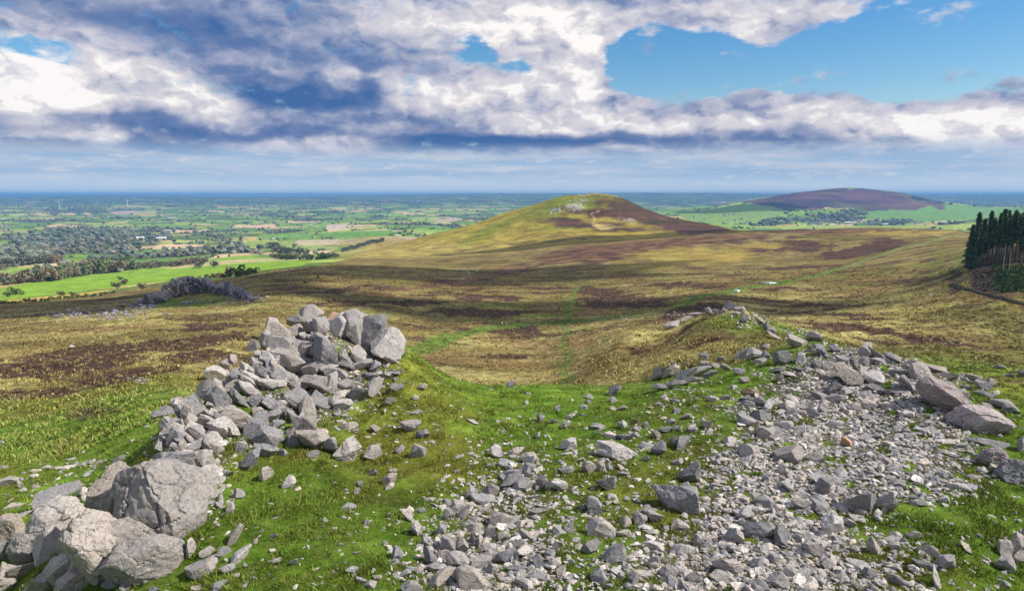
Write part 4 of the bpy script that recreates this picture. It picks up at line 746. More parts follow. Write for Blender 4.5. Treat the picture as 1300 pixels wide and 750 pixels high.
# hedges and woods of the valley: countless, one mass
def mass(name, n_try, fn, label, smin, smax, tone):
    r = rng; u = r.uniform(-40, 1340, n_try); v = 249+ (r.uniform(0, 1, n_try)**1.5)*100; P = hit(u, v, 900.); ok = ~np.isnan(P[:, 0]); P = P[ok]
    rr_ = row_of(np.hypot(P[:, 0], P[:, 1])).round().astype(int).clip(0, NR-1); cc_ = col_of(np.arctan2(P[:, 0], P[:, 1])).round().astype(int).clip(0, NA-1)
    k = fn(rr_, cc_, P); P = P[k]; n_ = len(P); lib = [rock_verts(500+i, 2, cuts=3, rough_=.5, boxy=.1) for i in range(6)]
    Vs, Fs, Cs = [], [], []; off = 0; dist = np.hypot(P[:, 0], P[:, 1])
    for i in range(n_):
        v_, f_ = lib[int(r.integers(6))]; s = r.uniform(smin, smax)*(1+dist[i]/14000); a = r.uniform(0, 6.28); M = np.array([[math.cos(a), -math.sin(a), 0], [math.sin(a), math.cos(a), 0], [0, 0, 1]])
        Vs.append((v_*[s*1.35, s*1.2, s])@M.T+P[i]+[0, 0, s*.4]); Fs.append(f_+off); off += len(v_); c = np.array(tone[int(r.integers(len(tone)))])*r.uniform(.6, 1.4); Cs.append(np.repeat(c[None], len(v_), 0))
    me = np_mesh(name, np.concatenate(Vs), np.concatenate(Fs), M_crown, {'shade': np.concatenate(Cs)}, smooth=False); o = bpy.data.objects.new(name, me); COL.objects.link(o); setup(o, label, kind='stuff'); return n_
nonf = lambda i, j: ~handm[i, j]
n_h = mass('hedgerows', 60000, lambda i, j, P: (edge[i, j] < 9) & (farm[i, j] > .5) & (fr[i, j] < .3) & (P[:, 1] > 1300) & (rng.uniform(0, 1, len(P)) < .55) & (hill[i, j] < .1) & nonf(i, j), 'hedges and hedge trees between the valley fields', 5, 9, [(.14, .18, .09), (.16, .19, .10), (.18, .17, .11)])
n_w = mass('woodland', 50000, lambda i, j, P: (wood[i, j] > .5) & (farm[i, j] > .5) & (fr[i, j] < .3) & (P[:, 1] < 13000) & (rng.uniform(0, 1, len(P)) < .36) & nonf(i, j), 'far woods covering the valley floor', 8, 14, [(.15, .18, .10), (.19, .19, .14), (.22, .19, .15), (.13, .16, .12)])
print('masses', n_h, n_w)
n_u = 0
uu = rng.uniform(1236, 1330, 900); vv = rng.uniform(338, 372, 900); P = hit(uu, vv, 200.); P = P[~np.isnan(P[:, 0])]
Vs, Fs, Cs, off = [], [], [], 0
for i in range(len(P)):
    green_ = uu[i % len(uu)] > 1262+rng.normal(0, 6); n_ = 14; hh = rng.uniform(.5, 1.6 if green_ else .8)
    C = P[i]+rng.normal(size=(n_, 3))*[.5, .5, 0]+np.stack([0*np.arange(n_), 0*np.arange(n_), rng.uniform(0, hh, n_)], 1); V, Fq = sprays(C, rng.normal(size=(n_, 3))+[0, 0, 1], np.full(n_, .6), np.full(n_, .3), rng)
    c = (np.array([.04, .09, .03]) if green_ else np.array([.13, .105, .09]))*rng.uniform(.6, 1.4); Vs.append(V); Fs.append(Fq+off); off += len(V); Cs.append(np.repeat(c[None], len(V), 0))
o = bpy.data.objects.new('undergrowth', np_mesh('undergrowth', np.concatenate(Vs), np.concatenate(Fs), M_crown, {'shade': np.concatenate(Cs)}, smooth=False)); COL.objects.link(o); setup(o, 'young green conifers and grey brash before the plantation', kind='stuff')
# boundary bank under the plantation
bl = poly_world([(1206, 362), (1225, 368), (1250, 374), (1280, 382), (1306, 388), (1330, 394)])
V = []; 
for i, q in enumerate(bl):
    t = bl[min(i+1, len(bl)-1)]-bl[max(i-1, 0)]; nrm_ = np.array([-t[1], t[0], 0]); nrm_ /= np.linalg.norm(nrm_); zg = float(Hxy(q[0], q[1]))
    for off_, hh in ((-1.1, -.3), (-.5, .75), (0, 1.0), (.5, .8), (1.1, -.3)):
        p = q+nrm_*(off_*rng.uniform(.85, 1.15)); V.append([p[0], p[1], zg+hh*rng.uniform(.8, 1.25)])
V = np.array(V); Fq = np.array([[i*5+j, i*5+j+1, i*5+j+6, i*5+j+5] for i in range(len(bl)-1) for j in range(4)])
o = bpy.data.objects.new('boundary_bank', np_mesh('boundary_bank', V, Fq, simple_mat('peat_bank', (.075, .07, .04), var=.5, sc=1.5), smooth=False)); COL.objects.link(o); setup(o, 'dark earth bank running below the felled plot and plantation', 'bank')
# pools
def pool(u, v, w, h, label):
    P = at(u, v, 200.); k = math.hypot(P[0], P[1])/F; a_ = w*k/2; b_ = h*k/2/math.sin(math.atan(abs(P[2])/math.hypot(P[0], P[1]))); n_ = 40; t = np.arange(n_)/n_*2*math.pi
    rad = 1+.35*perlin(np.cos(t)*1.6+u, np.sin(t)*1.6); az = math.atan2(P[0], P[1]); lx = np.cos(t)*rad*a_; ly = np.sin(t)*rad*b_
    x = P[0]+lx*math.cos(az)+ly*math.sin(az); y = P[1]-lx*math.sin(az)+ly*math.cos(az); z = Hxy(x, y)
    V = np.concatenate([np.stack([x, y, z+.35], 1), np.stack([x, y, z-1], 1), [[P[0], P[1], float(np.mean(z))+.35]]])
    Fs_ = [[i, (i+1) % n_, 2*n_] for i in range(n_)]+[[n_+i, n_+(i+1) % n_, i] for i in range(n_)]+[[n_+(i+1) % n_, (i+1) % n_, i] for i in range(n_)]
    m, nt, b = new_mat('pool_water'); b.inputs['Base Color'].default_value = (.5, .6, .6, 1); b.inputs['Roughness'].default_value = .18; b.inputs['Specular IOR Level'].default_value = .8  # pale base colour stands in for the sky reflected in the water
    o = bpy.data.objects.new('pool', np_mesh('pool', V, np.array(Fs_), m)); COL.objects.link(o); setup(o, label, kind='structure')
pool(976, 359, 16, 2.2, 'larger pale pool lying in the moor'); pool(935, 369, 9, 1.6, 'smaller pale pool lying in the moor')
# houses
def gable(w, d, h, rh):
    V = np.array([[-w/2, -d/2, -2], [w/2, -d/2, -2], [w/2, d/2, -2], [-w/2, d/2, -2], [-w/2, -d/2, h], [w/2, -d/2, h], [w/2, d/2, h], [-w/2, d/2, h], [-w/2, 0, h+rh], [w/2, 0, h+rh]])
    wall = [[0, 1, 5, 4], [1, 2, 6, 5], [2, 3, 7, 6], [3, 0, 4, 7], [4, 7, 8, 8], [5, 9, 6, 6]]
    return V, wall
def house_meshes(w, d, h, rh, wallm, roofm):
    bm = bmesh.new(); V, wl = gable(w, d, h, rh); vs = [bm.verts.new(v) for v in V]
    for f in wl: bm.faces.new([vs[i] for i in dict.fromkeys(f)])
    me1 = bpy.data.meshes.new('wall'); bm.to_mesh(me1); bm.free(); me1.materials.append(wallm)
    bm = bmesh.new(); e = .5; t = .35
    P = [(-w/2-e, -d/2-e, h-.3), (w/2+e, -d/2-e, h-.3), (w/2+e, 0, h+rh+.15), (-w/2-e, 0, h+rh+.15), (w/2+e, d/2+e, h-.3), (-w/2-e, d/2+e, h-.3)]
    a = [bm.verts.new(p) for p in P]; b_ = [bm.verts.new((p[0], p[1], p[2]+t)) for p in P]
    for L_ in (b_, a):
        bm.faces.new([L_[i] for i in (0, 1, 2, 3)]); bm.faces.new([L_[i] for i in (3, 2, 4, 5)])
    for i, j in ((0, 1), (1, 2), (2, 4), (4, 5), (5, 3), (3, 0)): bm.faces.new([a[i], a[j], b_[j], b_[i]])
    for sx in (-w/2+.6, w/2-.6):
        r_ = bmesh.ops.create_cube(bm, size=1)['verts']
        for v in r_: v.co = Vector((v.co.x*.9+sx, v.co.y*.9, v.co.z*1.6+h+rh+.6))
    me2 = bpy.data.meshes.new('roof'); bm.to_mesh(me2); bm.free(); me2.materials.append(roofm)
    bm = bmesh.new()
    for x in np.linspace(-w/2+1.6, w/2-1.6, 4):
        for z in (1.4, 3.9):
            if z > h: continue
            r_ = bmesh.ops.create_cube(bm, size=1)['verts']
            for v in r_: v.co = Vector((v.co.x*1.0+x, -d/2+v.co.y*.1, v.co.z*1.2+z))
    me3 = bpy.data.meshes.new('window'); bm.to_mesh(me3); bm.free(); me3.materials.append(M_slate)
    return me1, me2, me3
M_render2 = simple_mat('cream_render', (.66, .60, .5), var=.06)
HM = [house_meshes(14, 8, 5.2, 3, M_wall, M_slate), house_meshes(20, 9, 4.5, 3, M_render2, M_slate), house_meshes(34, 15, 6, 3, M_wall, M_steel)]
def house(u, v, px, kind, label, group, cat='house'):
    P = at(u, v, 2700. if u > 560 else 1200.)
    if np.isnan(P[0]): return
    k = math.hypot(P[0], P[1])/F; s = max(px*k/14, .8) if kind < 2 else px*k/34
    e = bpy.data.objects.new('barn' if kind == 2 else 'house', None); COL.objects.link(e); e.location = P; e.rotation_euler = (0, 0, random.uniform(-.5, .5)-math.atan2(P[0], P[1])); e.scale = (s, s, s); setup(e, label, cat, group=group)
    for nm, me in zip(('wall', 'roof', 'window'), HM[kind]): o = bpy.data.objects.new(nm, me); COL.objects.link(o); o.parent = e
for u, v, px, kd, lb in [(83, 333, 5, 0, 'white cottage behind the russet tree belt'), (180, 326, 6, 0, 'white farmhouse above the sandy strip in the middle of the valley'), (285, 317, 4, 0, 'white house near the yellowish field'), (241, 317, 6, 1, 'pale farmhouse on the far side of the small green field'), (52, 312, 6, 1, 'cream house on the left of the wooded village'), (79, 311, 6, 0, 'white house in the middle of the wooded village'), (91, 309, 4, 0, 'small white house on the right of the wooded village'),
        (205, 304, 10, 2, 'long white barn in the valley centre'), (178, 303, 8, 2, 'shorter white barn left of the long one'), (212, 317, 5, 0, 'white house below the long barn'), (505, 300, 6, 2, 'pale barn behind the tan fields'), (528, 299, 4, 0, 'white house right of the tan fields barn'), (347, 303, 4, 0, 'small white house above the yellowish field'), (214, 296, 5, 1, 'cream house above the long white barn'), (393, 286, 4, 0, 'white house left of the far sandy field'), (561, 262, 3, 0, 'white house high on the far side left of the hill'), (218, 277, 6, 1, 'cream farm on the far valley side'), (60, 298, 4, 0, 'white house among far trees on the left'), (124, 333, 3, 0, 'tiny white cottage at the right end of the belt')]:
    house(u, v, px, kd, lb, 'houses scattered in the valley')
for i in range(34):
    u = rng.uniform(1003, 1170) if i > 8 else rng.uniform(1015, 1060); v = rng.uniform(279, 286.5)
    house(u, v, rng.uniform(2.2, 4), int(rng.integers(0, 2)), 'small pale house in the village beneath the heather hill', 'village houses beneath the heather hill')
for u, v, px, lb in [(1123, 286, 7, 'large white shed at the right end of the village'), (1078, 284.5, 9, 'long pale shed in the middle of the village')]: house(u, v, px, 2, lb, None, 'barn')
for i in range(12):
    house(rng.uniform(925, 950) if i < 4 else rng.uniform(870, 950), rng.uniform(270, 283), rng.uniform(2.2, 3.2), 0, 'tiny white house on the green slope left of the heather hill', 'houses on the far green slope')
# wind turbines
def turbine(u, v, px, label):
    P = at(u, v, 5000.); k = math.hypot(P[0], P[1])/F; H = px*k; e = bpy.data.objects.new('wind_turbine', None); COL.objects.link(e); e.location = P; e.rotation_euler = (0, 0, .3); setup(e, label, 'wind turbine')
    tv, tf = tube((0, 0, -3), (0, 0, H*.68), H*.05, H*.026, 12); o = bpy.data.objects.new('tower', np_mesh('tower', tv, tf, M_steel)); COL.objects.link(o); o.parent = e
    bm = bmesh.new(); bmesh.ops.create_cube(bm, size=1)
    for q in bm.verts: q.co = Vector((q.co.x*H*.035, q.co.y*H*.12, q.co.z*H*.04+H*.69))
    bmesh.ops.bevel(bm, geom=bm.edges[:], offset=H*.006, segments=2, affect='EDGES'); me = bpy.data.meshes.new('nacelle'); bm.to_mesh(me); bm.free(); me.materials.append(M_steel); o = bpy.data.objects.new('nacelle', me); COL.objects.link(o); o.parent = e
    hub = np.array([0, -H*.075, H*.69])
    hv, hf = tube(hub+[0, -H*.02, 0], hub+[0, H*.02, 0], H*.02, H*.025, 10); o = bpy.data.objects.new('hub', np_mesh('hub', hv, hf, M_steel)); COL.objects.link(o); o.parent = e
    for i in range(3):
        a = R(90+120*i+14); d = np.array([math.cos(a), 0, math.sin(a)]); sd_ = np.array([-math.sin(a), 0, math.cos(a)]); L_ = H*.33
        Q = [(0, .012), (.2, .026), (1, .006)]; V = []
        for t, w_ in Q:
            for sx_, sy_ in ((-1, -1), (1, -1), (1, 1), (-1, 1)): V.append(hub+d*L_*t+sd_*sx_*w_*H*.8+np.array([0, sy_*H*.006, 0]))
        Fq = [[a_*4+j, a_*4+(j+1) % 4, a_*4+4+(j+1) % 4, a_*4+4+j] for a_ in range(2) for j in range(4)]+[[8, 9, 10, 11], [3, 2, 1, 0]]
        o = bpy.data.objects.new('blade', np_mesh('blade', np.array(V), np.array(Fq), M_steel)); COL.objects.link(o); o.parent = e
turbine(162, 262, 10, 'taller white wind turbine on the skyline beside the tan far fields'); turbine(75.5, 264, 8, 'smaller white wind turbine, farther left on the skyline')
# walkers on the track
def person(u, v, label, top, trouser, face):
    P = at(u, v, 200.); bm = bmesh.new(); me = bpy.data.meshes.new('person')
    J = [(0, 0, .95, .15), (0, 0, 1.2, .15), (0, 0, 1.42, .16), (0, 0, 1.53, .06), (0, .0, 1.62, .085), (0, 0, 1.73, .08),
         (.1, 0, .9, .1), (.12, -.12, .5, .07), (.12, -.02, .08, .05), (.12, -.16, .03, .045), (-.1, 0, .9, .1), (-.12, .12, .5, .07), (-.12, .26, .1, .05), (-.12, .12, .03, .045),
         (.2, 0, 1.4, .065), (.26, .08, 1.14, .05), (.25, -.06, .9, .04), (-.2, 0, 1.4, .065), (-.26, -.06, 1.14, .05), (-.25, -.22, .94, .04)]
    E = [(0, 1), (1, 2), (2, 3), (3, 4), (4, 5), (0, 6), (6, 7), (7, 8), (8, 9), (0, 10), (10, 11), (11, 12), (12, 13), (2, 14), (14, 15), (15, 16), (2, 17), (17, 18), (18, 19)]
    me.from_pydata([j[:3] for j in J], E, []); o = bpy.data.objects.new('person', me); COL.objects.link(o)
    md = o.modifiers.new('s', 'SKIN'); sub = o.modifiers.new('u', 'SUBSURF'); sub.levels = sub.render_levels = 2
    for i, sv in enumerate(me.skin_vertices[0].data): sv.radius = (J[i][3], J[i][3]*.8); sv.use_root = (i == 0)
    m, nt, b = new_mat('walker_clothes'); geo = N(nt, 'ShaderNodeTexCoord'); sp = N(nt, 'ShaderNodeSeparateXYZ'); nt.links.new(geo.outputs['Object'], sp.inputs[0])
    c = mixn(nt, math_(nt, 'GREATER_THAN', sp.outputs[2], .95), trouser, top); c = mixn(nt, math_(nt, 'GREATER_THAN', sp.outputs[2], 1.5), c, (.42, .28, .2)); c = mixn(nt, math_(nt, 'GREATER_THAN', sp.outputs[2], 1.7), c, (.06, .04, .03)); nt.links.new(c, b.inputs['Base Color'])
    me.materials.append(m); o.location = P; o.rotation_euler = (0, 0, face); o.scale = (1.05, 1.05, 1.05); setup(o, label, 'person')
person(708, 408.5, 'walker in dark clothes on the green track across the moor', (.02, .02, .025), (.03, .03, .04), 1.3)
person(637.5, 413.5, 'walker in a cream top, left of two standing by the track', (.75, .68, .4), (.35, .3, .2), .4)
person(642.5, 413.5, 'walker in white, right of two standing by the track', (.8, .8, .8), (.4, .42, .45), -.6)
# sheep
def sheep(u, v, label, face):
    P = at(u, v, 90.); 
    e = bpy.data.objects.new('sheep', None); 
    me = bpy.data.meshes.new('sheep'); J = [(-.4, 0, .62, .24), (0, 0, .62, .3), (.38, 0, .64, .25), (.58, 0, .66, .12), (.72, 0, .5, .09), (.84, 0, .36, .06), (-.42, .14, .38, .07), (-.4, .14, .02, .035), (-.42, -.14, .38, .07), (-.4, -.14, .02, .035), (.36, .14, .38, .06), (.36, .14, .02, .035), (.36, -.14, .38, .06), (.36, -.14, .02, .035), (-.62, 0, .6, .05)]
    E = [(0, 1), (1, 2), (2, 3), (3, 4), (4, 5), (0, 6), (6, 7), (0, 8), (8, 9), (2, 10), (10, 11), (2, 12), (12, 13), (0, 14)]
    me.from_pydata([j[:3] for j in J], E, []); o = bpy.data.objects.new('sheep', me); COL.objects.link(o); o.modifiers.new('s', 'SKIN'); sb = o.modifiers.new('u', 'SUBSURF'); sb.levels = sb.render_levels = 2
    for i, sv in enumerate(me.skin_vertices[0].data): sv.radius = (J[i][3], J[i][3]); sv.use_root = (i == 1)
    me.materials.append(M_fleece); o.location = P; o.rotation_euler = (0, 0, face); setup(o, label, 'sheep')
M_fleece = simple_mat('fleece', (.75, .73, .68), var=.1, sc=8)
sheep(91, 442, 'white sheep grazing above the dark heather patch on the left', .2); sheep(1181.5, 376, 'white sheep grazing on the open moor below the plantation track', 3.0); sheep(1207, 362.5, 'white sheep by the end of the dark bank', 1.0)
# ------------------------------------------------------------------ light, sky, haze
SUN_AZ, SUN_EL = R(99), R(45)
sd = Vector((math.sin(SUN_AZ)*math.cos(SUN_EL), math.cos(SUN_AZ)*math.cos(SUN_EL), math.sin(SUN_EL)))
sl = bpy.data.lights.new('sun', 'SUN'); sl.energy = 4.2; sl.angle = R(.53); sl.color = (1, .95, .87)
so = bpy.data.objects.new('sun', sl); COL.objects.link(so); so.rotation_euler = sd.to_track_quat('Z', 'Y').to_euler(); so.location = sd*200
world = bpy.data.worlds.new('World'); scene.world = world; world.use_nodes = True; nt = world.node_tree
bg = nt.nodes['Background']; L = nt.links
sky = N(nt, 'ShaderNodeTexSky', sky_type='NISHITA', sun_disc=False, sun_elevation=SUN_EL, sun_rotation=SUN_AZ, altitude=350, air_density=1.2, dust_density=.6, ozone_density=2.5)
STR = .1
EXPK = 2**-.3
bg.inputs['Strength'].default_value = STR
tc = N(nt, 'ShaderNodeTexCoord'); sx = N(nt, 'ShaderNodeSeparateXYZ'); L.new(tc.outputs['Generated'], sx.inputs[0])
x_, y_, z_ = sx.outputs
az_ = math_(nt, 'ARCTAN2', x_, y_)
hy = math_(nt, 'SQRT', math_(nt, 'ADD', math_(nt, 'MULTIPLY', x_, x_), math_(nt, 'MULTIPLY', y_, y_)))
te = math_(nt, 'DIVIDE', z_, math_(nt, 'MAXIMUM', hy, .02))
def direction(u, v):
    dx, dy, dz = ray(u, v); return math.atan2(dx, dy), float(dz/np.hypot(dx, dy))
def comb(a, b, c=0.):
    n_ = N(nt, 'ShaderNodeCombineXYZ')
    for i, q in enumerate((a, b, c)):
        if isinstance(q, (int, float)): n_.inputs[i].default_value = q
        else: L.new(q, n_.inputs[i])
    return n_.outputs[0]
# warped sky coordinates (azimuth, tangent of elevation)
wv = comb(math_(nt, 'MULTIPLY', az_, 9), math_(nt, 'MULTIPLY', te, 16))
wn = N(nt, 'ShaderNodeTexNoise'); wn.inputs['Scale'].default_value = 1; wn.inputs['Detail'].default_value = 5; L.new(wv, wn.inputs['Vector'])
ws = N(nt, 'ShaderNodeSeparateColor'); L.new(wn.outputs['Color'], ws.inputs[0])
azw = math_(nt, 'ADD', az_, math_(nt, 'MULTIPLY', math_(nt, 'SUBTRACT', ws.outputs[0], .5), .13))
tew = math_(nt, 'ADD', te, math_(nt, 'MULTIPLY', math_(nt, 'SUBTRACT', ws.outputs[1], .5), .055))
def gsum(lst, start, soft=False):
    acc = start
    for u, v, ru, rv, w in lst:
        a0, t0 = direction(u, v)
        p = math_(nt, 'MULTIPLY', math_(nt, 'SUBTRACT', azw, a0), F/ru); q = math_(nt, 'MULTIPLY', math_(nt, 'SUBTRACT', tew, t0), F/rv)
        d = math_(nt, 'ADD', math_(nt, 'MULTIPLY', p, p), math_(nt, 'MULTIPLY', q, q))
        e = math_(nt, 'MULTIPLY', math_(nt, 'EXPONENT', math_(nt, 'MULTIPLY', d if soft else math_(nt, 'MULTIPLY', d, d), -.75 if soft else -.5)), w)
        acc = math_(nt, 'ADD', acc, e)
    return acc
# cover: > 0 cloud, < 0 clear
COVER = [(890, 78, 160, 24, -1.35), (815, 60, 50, 20, -.8), (1090, 66, 170, 40, -1.35), (1270, 55, 120, 62, -1.1), (1250, 10, 60, 20, -.8), (980, 106, 90, 12, -.6), (602, 58, 24, 14, -1.3), (40, 53, 26, 9, -1.2), (652, 78, 26, 8, -.9),
         (985, 45, 50, 18, 1.0), (1085, 82, 34, 22, .95), (1170, 50, 26, 12, .6), (1275, 95, 40, 10, .9), (845, 78, 20, 7, 1.1), (742, 86, 34, 52, 1.9), (670, 45, 50, 22, .9), (1060, 26, 70, 12, .6), (1000, 152, 330, 22, .7), (1200, 128, 200, 12, .5), (900, 20, 200, 16, .4)]
cov = gsum(COVER, .50, True)
# bright and dark bodies
LIGHT = [(60, 85, 110, 42, .62), (40, 165, 70, 14, .3), (255, 130, 45, 24, .35), (145, 178, 22, 14, .4), (428, 100, 20, 18, .45), (360, 95, 26, 12, .3), (690, 45, 50, 28, .32), (745, 75, 28, 40, .45), (540, 115, 60, 24, .3), (700, 130, 90, 34, .36), (1000, 160, 220, 28, .26), (1250, 165, 110, 26, .22), (900, 20, 260, 20, .28), (560, 25, 90, 30, .2), (390, 185, 60, 8, .25),
         (390, 118, 75, 20, -.5), (270, 60, 160, 40, -.16), (150, 35, 130, 24, -.12), (190, 155, 90, 20, -.22), (60, 150, 120, 10, -.22), (110, 186, 120, 9, -.5), (480, 90, 60, 20, -.12), (720, 105, 16, 26, -.2), (500, 160, 120, 9, -.12), (760, 178, 190, 8, -.45), (600, 186, 110, 8, -.4), (380, 172, 60, 7, -.35), (1000, 186, 120, 7, -.3), (1060, 205, 160, 8, -.22), (850, 60, 60, 9, -.12), (200, 10, 150, 14, -.1)]
lig = gsum(LIGHT, .42)
def sky_noise(ox, oz, sc, det, seed, sy, rg=.55):
    v_ = comb(math_(nt, 'ADD', math_(nt, 'MULTIPLY', az2, sc), ox), math_(nt, 'ADD', math_(nt, 'MULTIPLY', te2, sc*sy), oz), seed)
    return noise(nt, v_, 1, det, rg)
def puffs(ox, oz, sc, sy, seed):
    v_ = comb(math_(nt, 'ADD', math_(nt, 'MULTIPLY', az3, sc), ox), math_(nt, 'ADD', math_(nt, 'MULTIPLY', te3, sc*sy), oz), seed)
    n_ = N(nt, 'ShaderNodeTexVoronoi', feature='SMOOTH_F1', voronoi_dimensions='2D'); n_.inputs['Scale'].default_value = 1; n_.inputs['Detail'].default_value = 2.2; n_.inputs['Roughness'].default_value = .52; n_.inputs['Lacunarity'].default_value = 2.3; n_.inputs['Smoothness'].default_value = .35
    n_.normalize = True; L.new(v_, n_.inputs['Vector']); return math_(nt, 'SUBTRACT', 1, n_.outputs['Distance'])
az2, te2 = az_, te
w2 = N(nt, 'ShaderNodeTexNoise'); w2.inputs['Scale'].default_value = 1; w2.inputs['Detail'].default_value = 6; w2.inputs['Roughness'].default_value = .6; L.new(comb(math_(nt, 'MULTIPLY', az_, 22), math_(nt, 'MULTIPLY', te, 38)), w2.inputs['Vector'])
w2s = N(nt, 'ShaderNodeSeparateColor'); L.new(w2.outputs['Color'], w2s.inputs[0])
az3 = math_(nt, 'ADD', az_, math_(nt, 'MULTIPLY', math_(nt, 'SUBTRACT', w2s.outputs[0], .5), .07)); te3 = math_(nt, 'ADD', te, math_(nt, 'MULTIPLY', math_(nt, 'SUBTRACT', w2s.outputs[1], .5), .035))
nA = sky_noise(0, 0, 6, 8, 1.3, 1.9, .56)
pA = puffs(0, 0, 9, 1.8, 2.2); pB = puffs(.09, .20, 9, 1.8, 2.2)
pC = puffs(3, 1, 24, 1.7, 4.2); pD = puffs(3.12, 1.24, 24, 1.7, 4.2)
dens = math_(nt, 'ADD', cov, math_(nt, 'MULTIPLY', math_(nt, 'SUBTRACT', nA, .5), 1.7))
dens = math_(nt, 'ADD', dens, math_(nt, 'MULTIPLY', math_(nt, 'SUBTRACT', pA, .6), .8))
nE = sky_noise(0, 0, 34, 6, 9.1, 2.2, .65)
dens = math_(nt, 'ADD', dens, math_(nt, 'MULTIPLY', math_(nt, 'SUBTRACT', pC, .6), .35))
dens = math_(nt, 'ADD', dens, math_(nt, 'MULTIPLY', math_(nt, 'SUBTRACT', nE, .5), 1.3))
alpha = mrange(nt, dens, -.06, .50, 0, 1, True)
nW = sky_noise(2, 5, 13, 7, 3.3, 2.4, .62)
alpha = math_(nt, 'MAXIMUM', alpha, mrange(nt, nW, .57, .72, 0, .75, True))
relief = math_(nt, 'ADD', math_(nt, 'MULTIPLY', math_(nt, 'SUBTRACT', pA, pB), 1.25), math_(nt, 'MULTIPLY', math_(nt, 'SUBTRACT', pC, pD), .45))
relief = math_(nt, 'MULTIPLY', relief, mrange(nt, lig, .1, .9, .55, 1.5))
lum = math_(nt, 'ADD', lig, relief)
lum = math_(nt, 'ADD', lum, math_(nt, 'MULTIPLY', math_(nt, 'SUBTRACT', nE, .5), .24))
lum = math_(nt, 'ADD', lum, math_(nt, 'MULTIPLY', math_(nt, 'SUBTRACT', nA, .5), .55))
lum = math_(nt, 'ADD', lum, math_(nt, 'MULTIPLY', mrange(nt, dens, .1, .6, 1, 0), .14))      # thin edges glow
ramp = N(nt, 'ShaderNodeValToRGB'); L.new(lum, ramp.inputs[0]); cr = ramp.color_ramp
def lc(r, g, b): q = lin((r, g, b))/STR*EXPK; return (*map(float, q), 1)
RAMPS = [(0, (66, 104, 158)), (.24, (108, 128, 170)), (.44, (156, 164, 190)), (.62, (192, 192, 206)), (.82, (216, 213, 218)), (1, (247, 243, 241))]
cr.elements[0].position = 0; cr.elements[0].color = lc(*RAMPS[0][1]); cr.elements[1].position = 1; cr.elements[1].color = lc(*RAMPS[-1][1])
for p_, c_ in RAMPS[1:-1]: cr.elements.new(p_).color = lc(*c_)
hs = N(nt, 'ShaderNodeHueSaturation'); hs.inputs['Hue'].default_value = .505; hs.inputs['Saturation'].default_value = 1.5; hs.inputs['Value'].default_value = .95; L.new(sky.outputs[0], hs.inputs['Color'])
c = mixn(nt, alpha, hs.outputs[0], ramp.outputs[0])
# thin veil low over the horizon
low = mrange(nt, te, .045, .078, 1, 0, True)
veil = noise(nt, comb(math_(nt, 'MULTIPLY', az_, 5), math_(nt, 'MULTIPLY', te, 60), 2.), 1, 7, .6)
vc = mixn(nt, mrange(nt, veil, .42, .66), lc(158, 186, 216), lc(198, 206, 220))
veil2 = noise(nt, comb(math_(nt, 'MULTIPLY', az_, 22), math_(nt, 'MULTIPLY', te, 90), 6.), 1, 7, .62)
vc = mixn(nt, mrange(nt, veil2, .54, .68, 0, .75), vc, lc(216, 216, 222))
vc = mixn(nt, mrange(nt, te, .004, .034, .9, 0, True), vc, lc(206, 222, 236))
c = mixn(nt, math_(nt, 'MULTIPLY', low, .93), c, vc)
L.new(c, bg.inputs['Color'])
world.cycles.sampling_method = 'MANUAL'; world.cycles.sample_map_resolution = 512

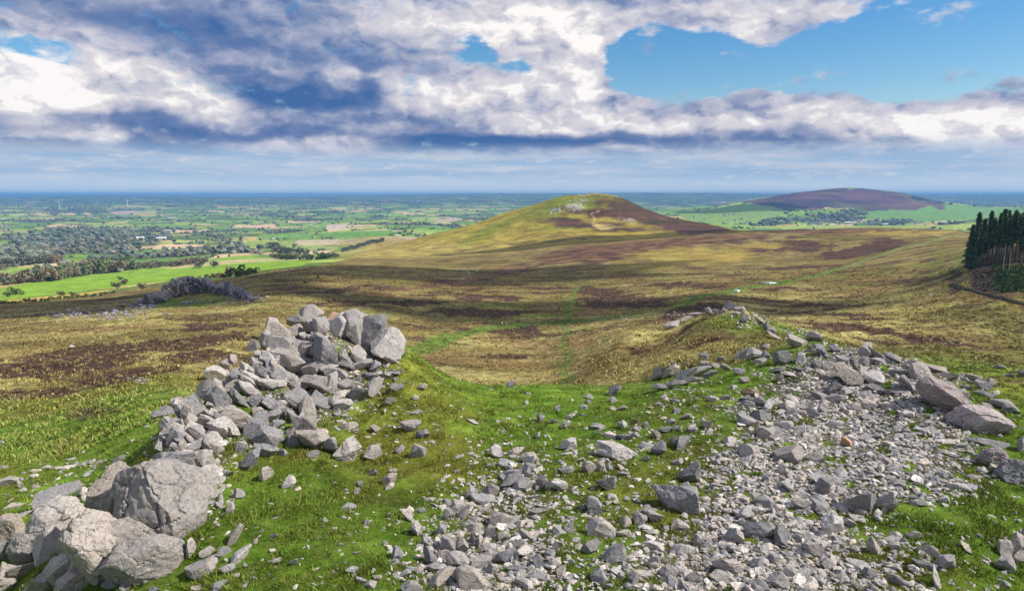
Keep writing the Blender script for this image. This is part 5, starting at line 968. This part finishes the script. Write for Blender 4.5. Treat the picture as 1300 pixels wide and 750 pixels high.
# clouds overhead, high to the right of the picture, whose shade falls on the moor
mc = bpy.data.materials.new('cloud_vapour'); mc.use_nodes = True; cnt_ = mc.node_tree; cb = cnt_.nodes['Principled BSDF']; cb.inputs['Base Color'].default_value = (.85, .85, .87, 1); cb.inputs['Roughness'].default_value = 1
tr = cnt_.nodes.new('ShaderNodeBsdfTransparent'); mx = cnt_.nodes.new('ShaderNodeMixShader'); mx.inputs[0].default_value = .56; cnt_.links.new(tr.outputs[0], mx.inputs[1]); cnt_.links.new(cb.outputs[0], mx.inputs[2]); cnt_.links.new(mx.outputs[0], cnt_.nodes['Material Output'].inputs['Surface'])
def cloud(cx, cy, rx, ry, rot, seed, label, zt=-55, hgt=1150):
    v, f = ICO[5]; o_ = seed*7.3; t = (hgt-zt)/sd.z
    d = 1+.42*fbm(v[:, 0]*1.5+o_, v[:, 1]*1.5, v[:, 2]*1.5, o=5)+.1*fbm(v[:, 0]*6+o_, v[:, 1]*6, v[:, 2]*6, o=3)
    v2 = v*d[:, None]*[rx, ry, 70]; v2[:, 2] = np.where(v2[:, 2] < 0, v2[:, 2]*.35, v2[:, 2])
    o = bpy.data.objects.new('cloud', np_mesh('cloud', v2, f, mc)); COL.objects.link(o); o.location = (cx+sd.x*t, cy+sd.y*t, hgt); o.rotation_euler = (0, 0, rot); setup(o, label, kind='stuff')
cloud(-300, 430, 230, 75, R(-16), 1, 'cloud whose shade lies over the dark outcrop'); cloud(-40, 560, 190, 80, R(14), 2, 'cloud shading the slope before the golden hill')
cloud(260, 1080, 260, 55, R(4), 3, 'small cloud shading the foot of the summit hill'); cloud(45, 325, 95, 45, R(-5), 4, 'cloud shading the right moor'); cloud(420, 1600, 120, 160, 0, 6, 'cloud shading the far side of the summit hill'); cloud(1900, 5600, 420, 260, 0, 5, 'cloud shading part of the heather hill', -60, 2600)
# haze: one closed box of even air
def box_mesh(name, lo, hi):
    bm = bmesh.new(); bmesh.ops.create_cube(bm, size=1); me = bpy.data.meshes.new(name)
    for v in bm.verts: v.co = Vector([(lo[i]+hi[i])/2+v.co[i]*(hi[i]-lo[i]) for i in range(3)])
    bm.to_mesh(me); bm.free(); return me
me = box_mesh('haze', (-43500, -43500, float(Z.min())-1), (43500, 43500, float(Z.max())+6))
hz = bpy.data.objects.new('haze', me); COL.objects.link(hz); setup(hz, kind='stuff')
hm_ = bpy.data.materials.new('haze_air'); hm_.use_nodes = True; hn = hm_.node_tree; hn.nodes.remove(hn.nodes['Principled BSDF'])
pv = hn.nodes.new('ShaderNodeVolumePrincipled'); pv.inputs['Color'].default_value = (.2, .50, .92, 1); pv.inputs['Density'].default_value = 6.6e-5; pv.inputs['Anisotropy'].default_value = .0
hn.links.new(pv.outputs[0], hn.nodes['Material Output'].inputs['Volume']); me.materials.append(hm_)
scene.cycles.volume_bounces = 0; scene.cycles.max_bounces = 5; scene.cycles.diffuse_bounces = 2; scene.cycles.transparent_max_bounces = 12
scene.cycles.use_denoising = True
vs_ = scene.view_settings; vs_.view_transform = 'Standard'; vs_.look = 'None'; vs_.gamma = 1; vs_.exposure = .42; vs_.use_curve_mapping = False
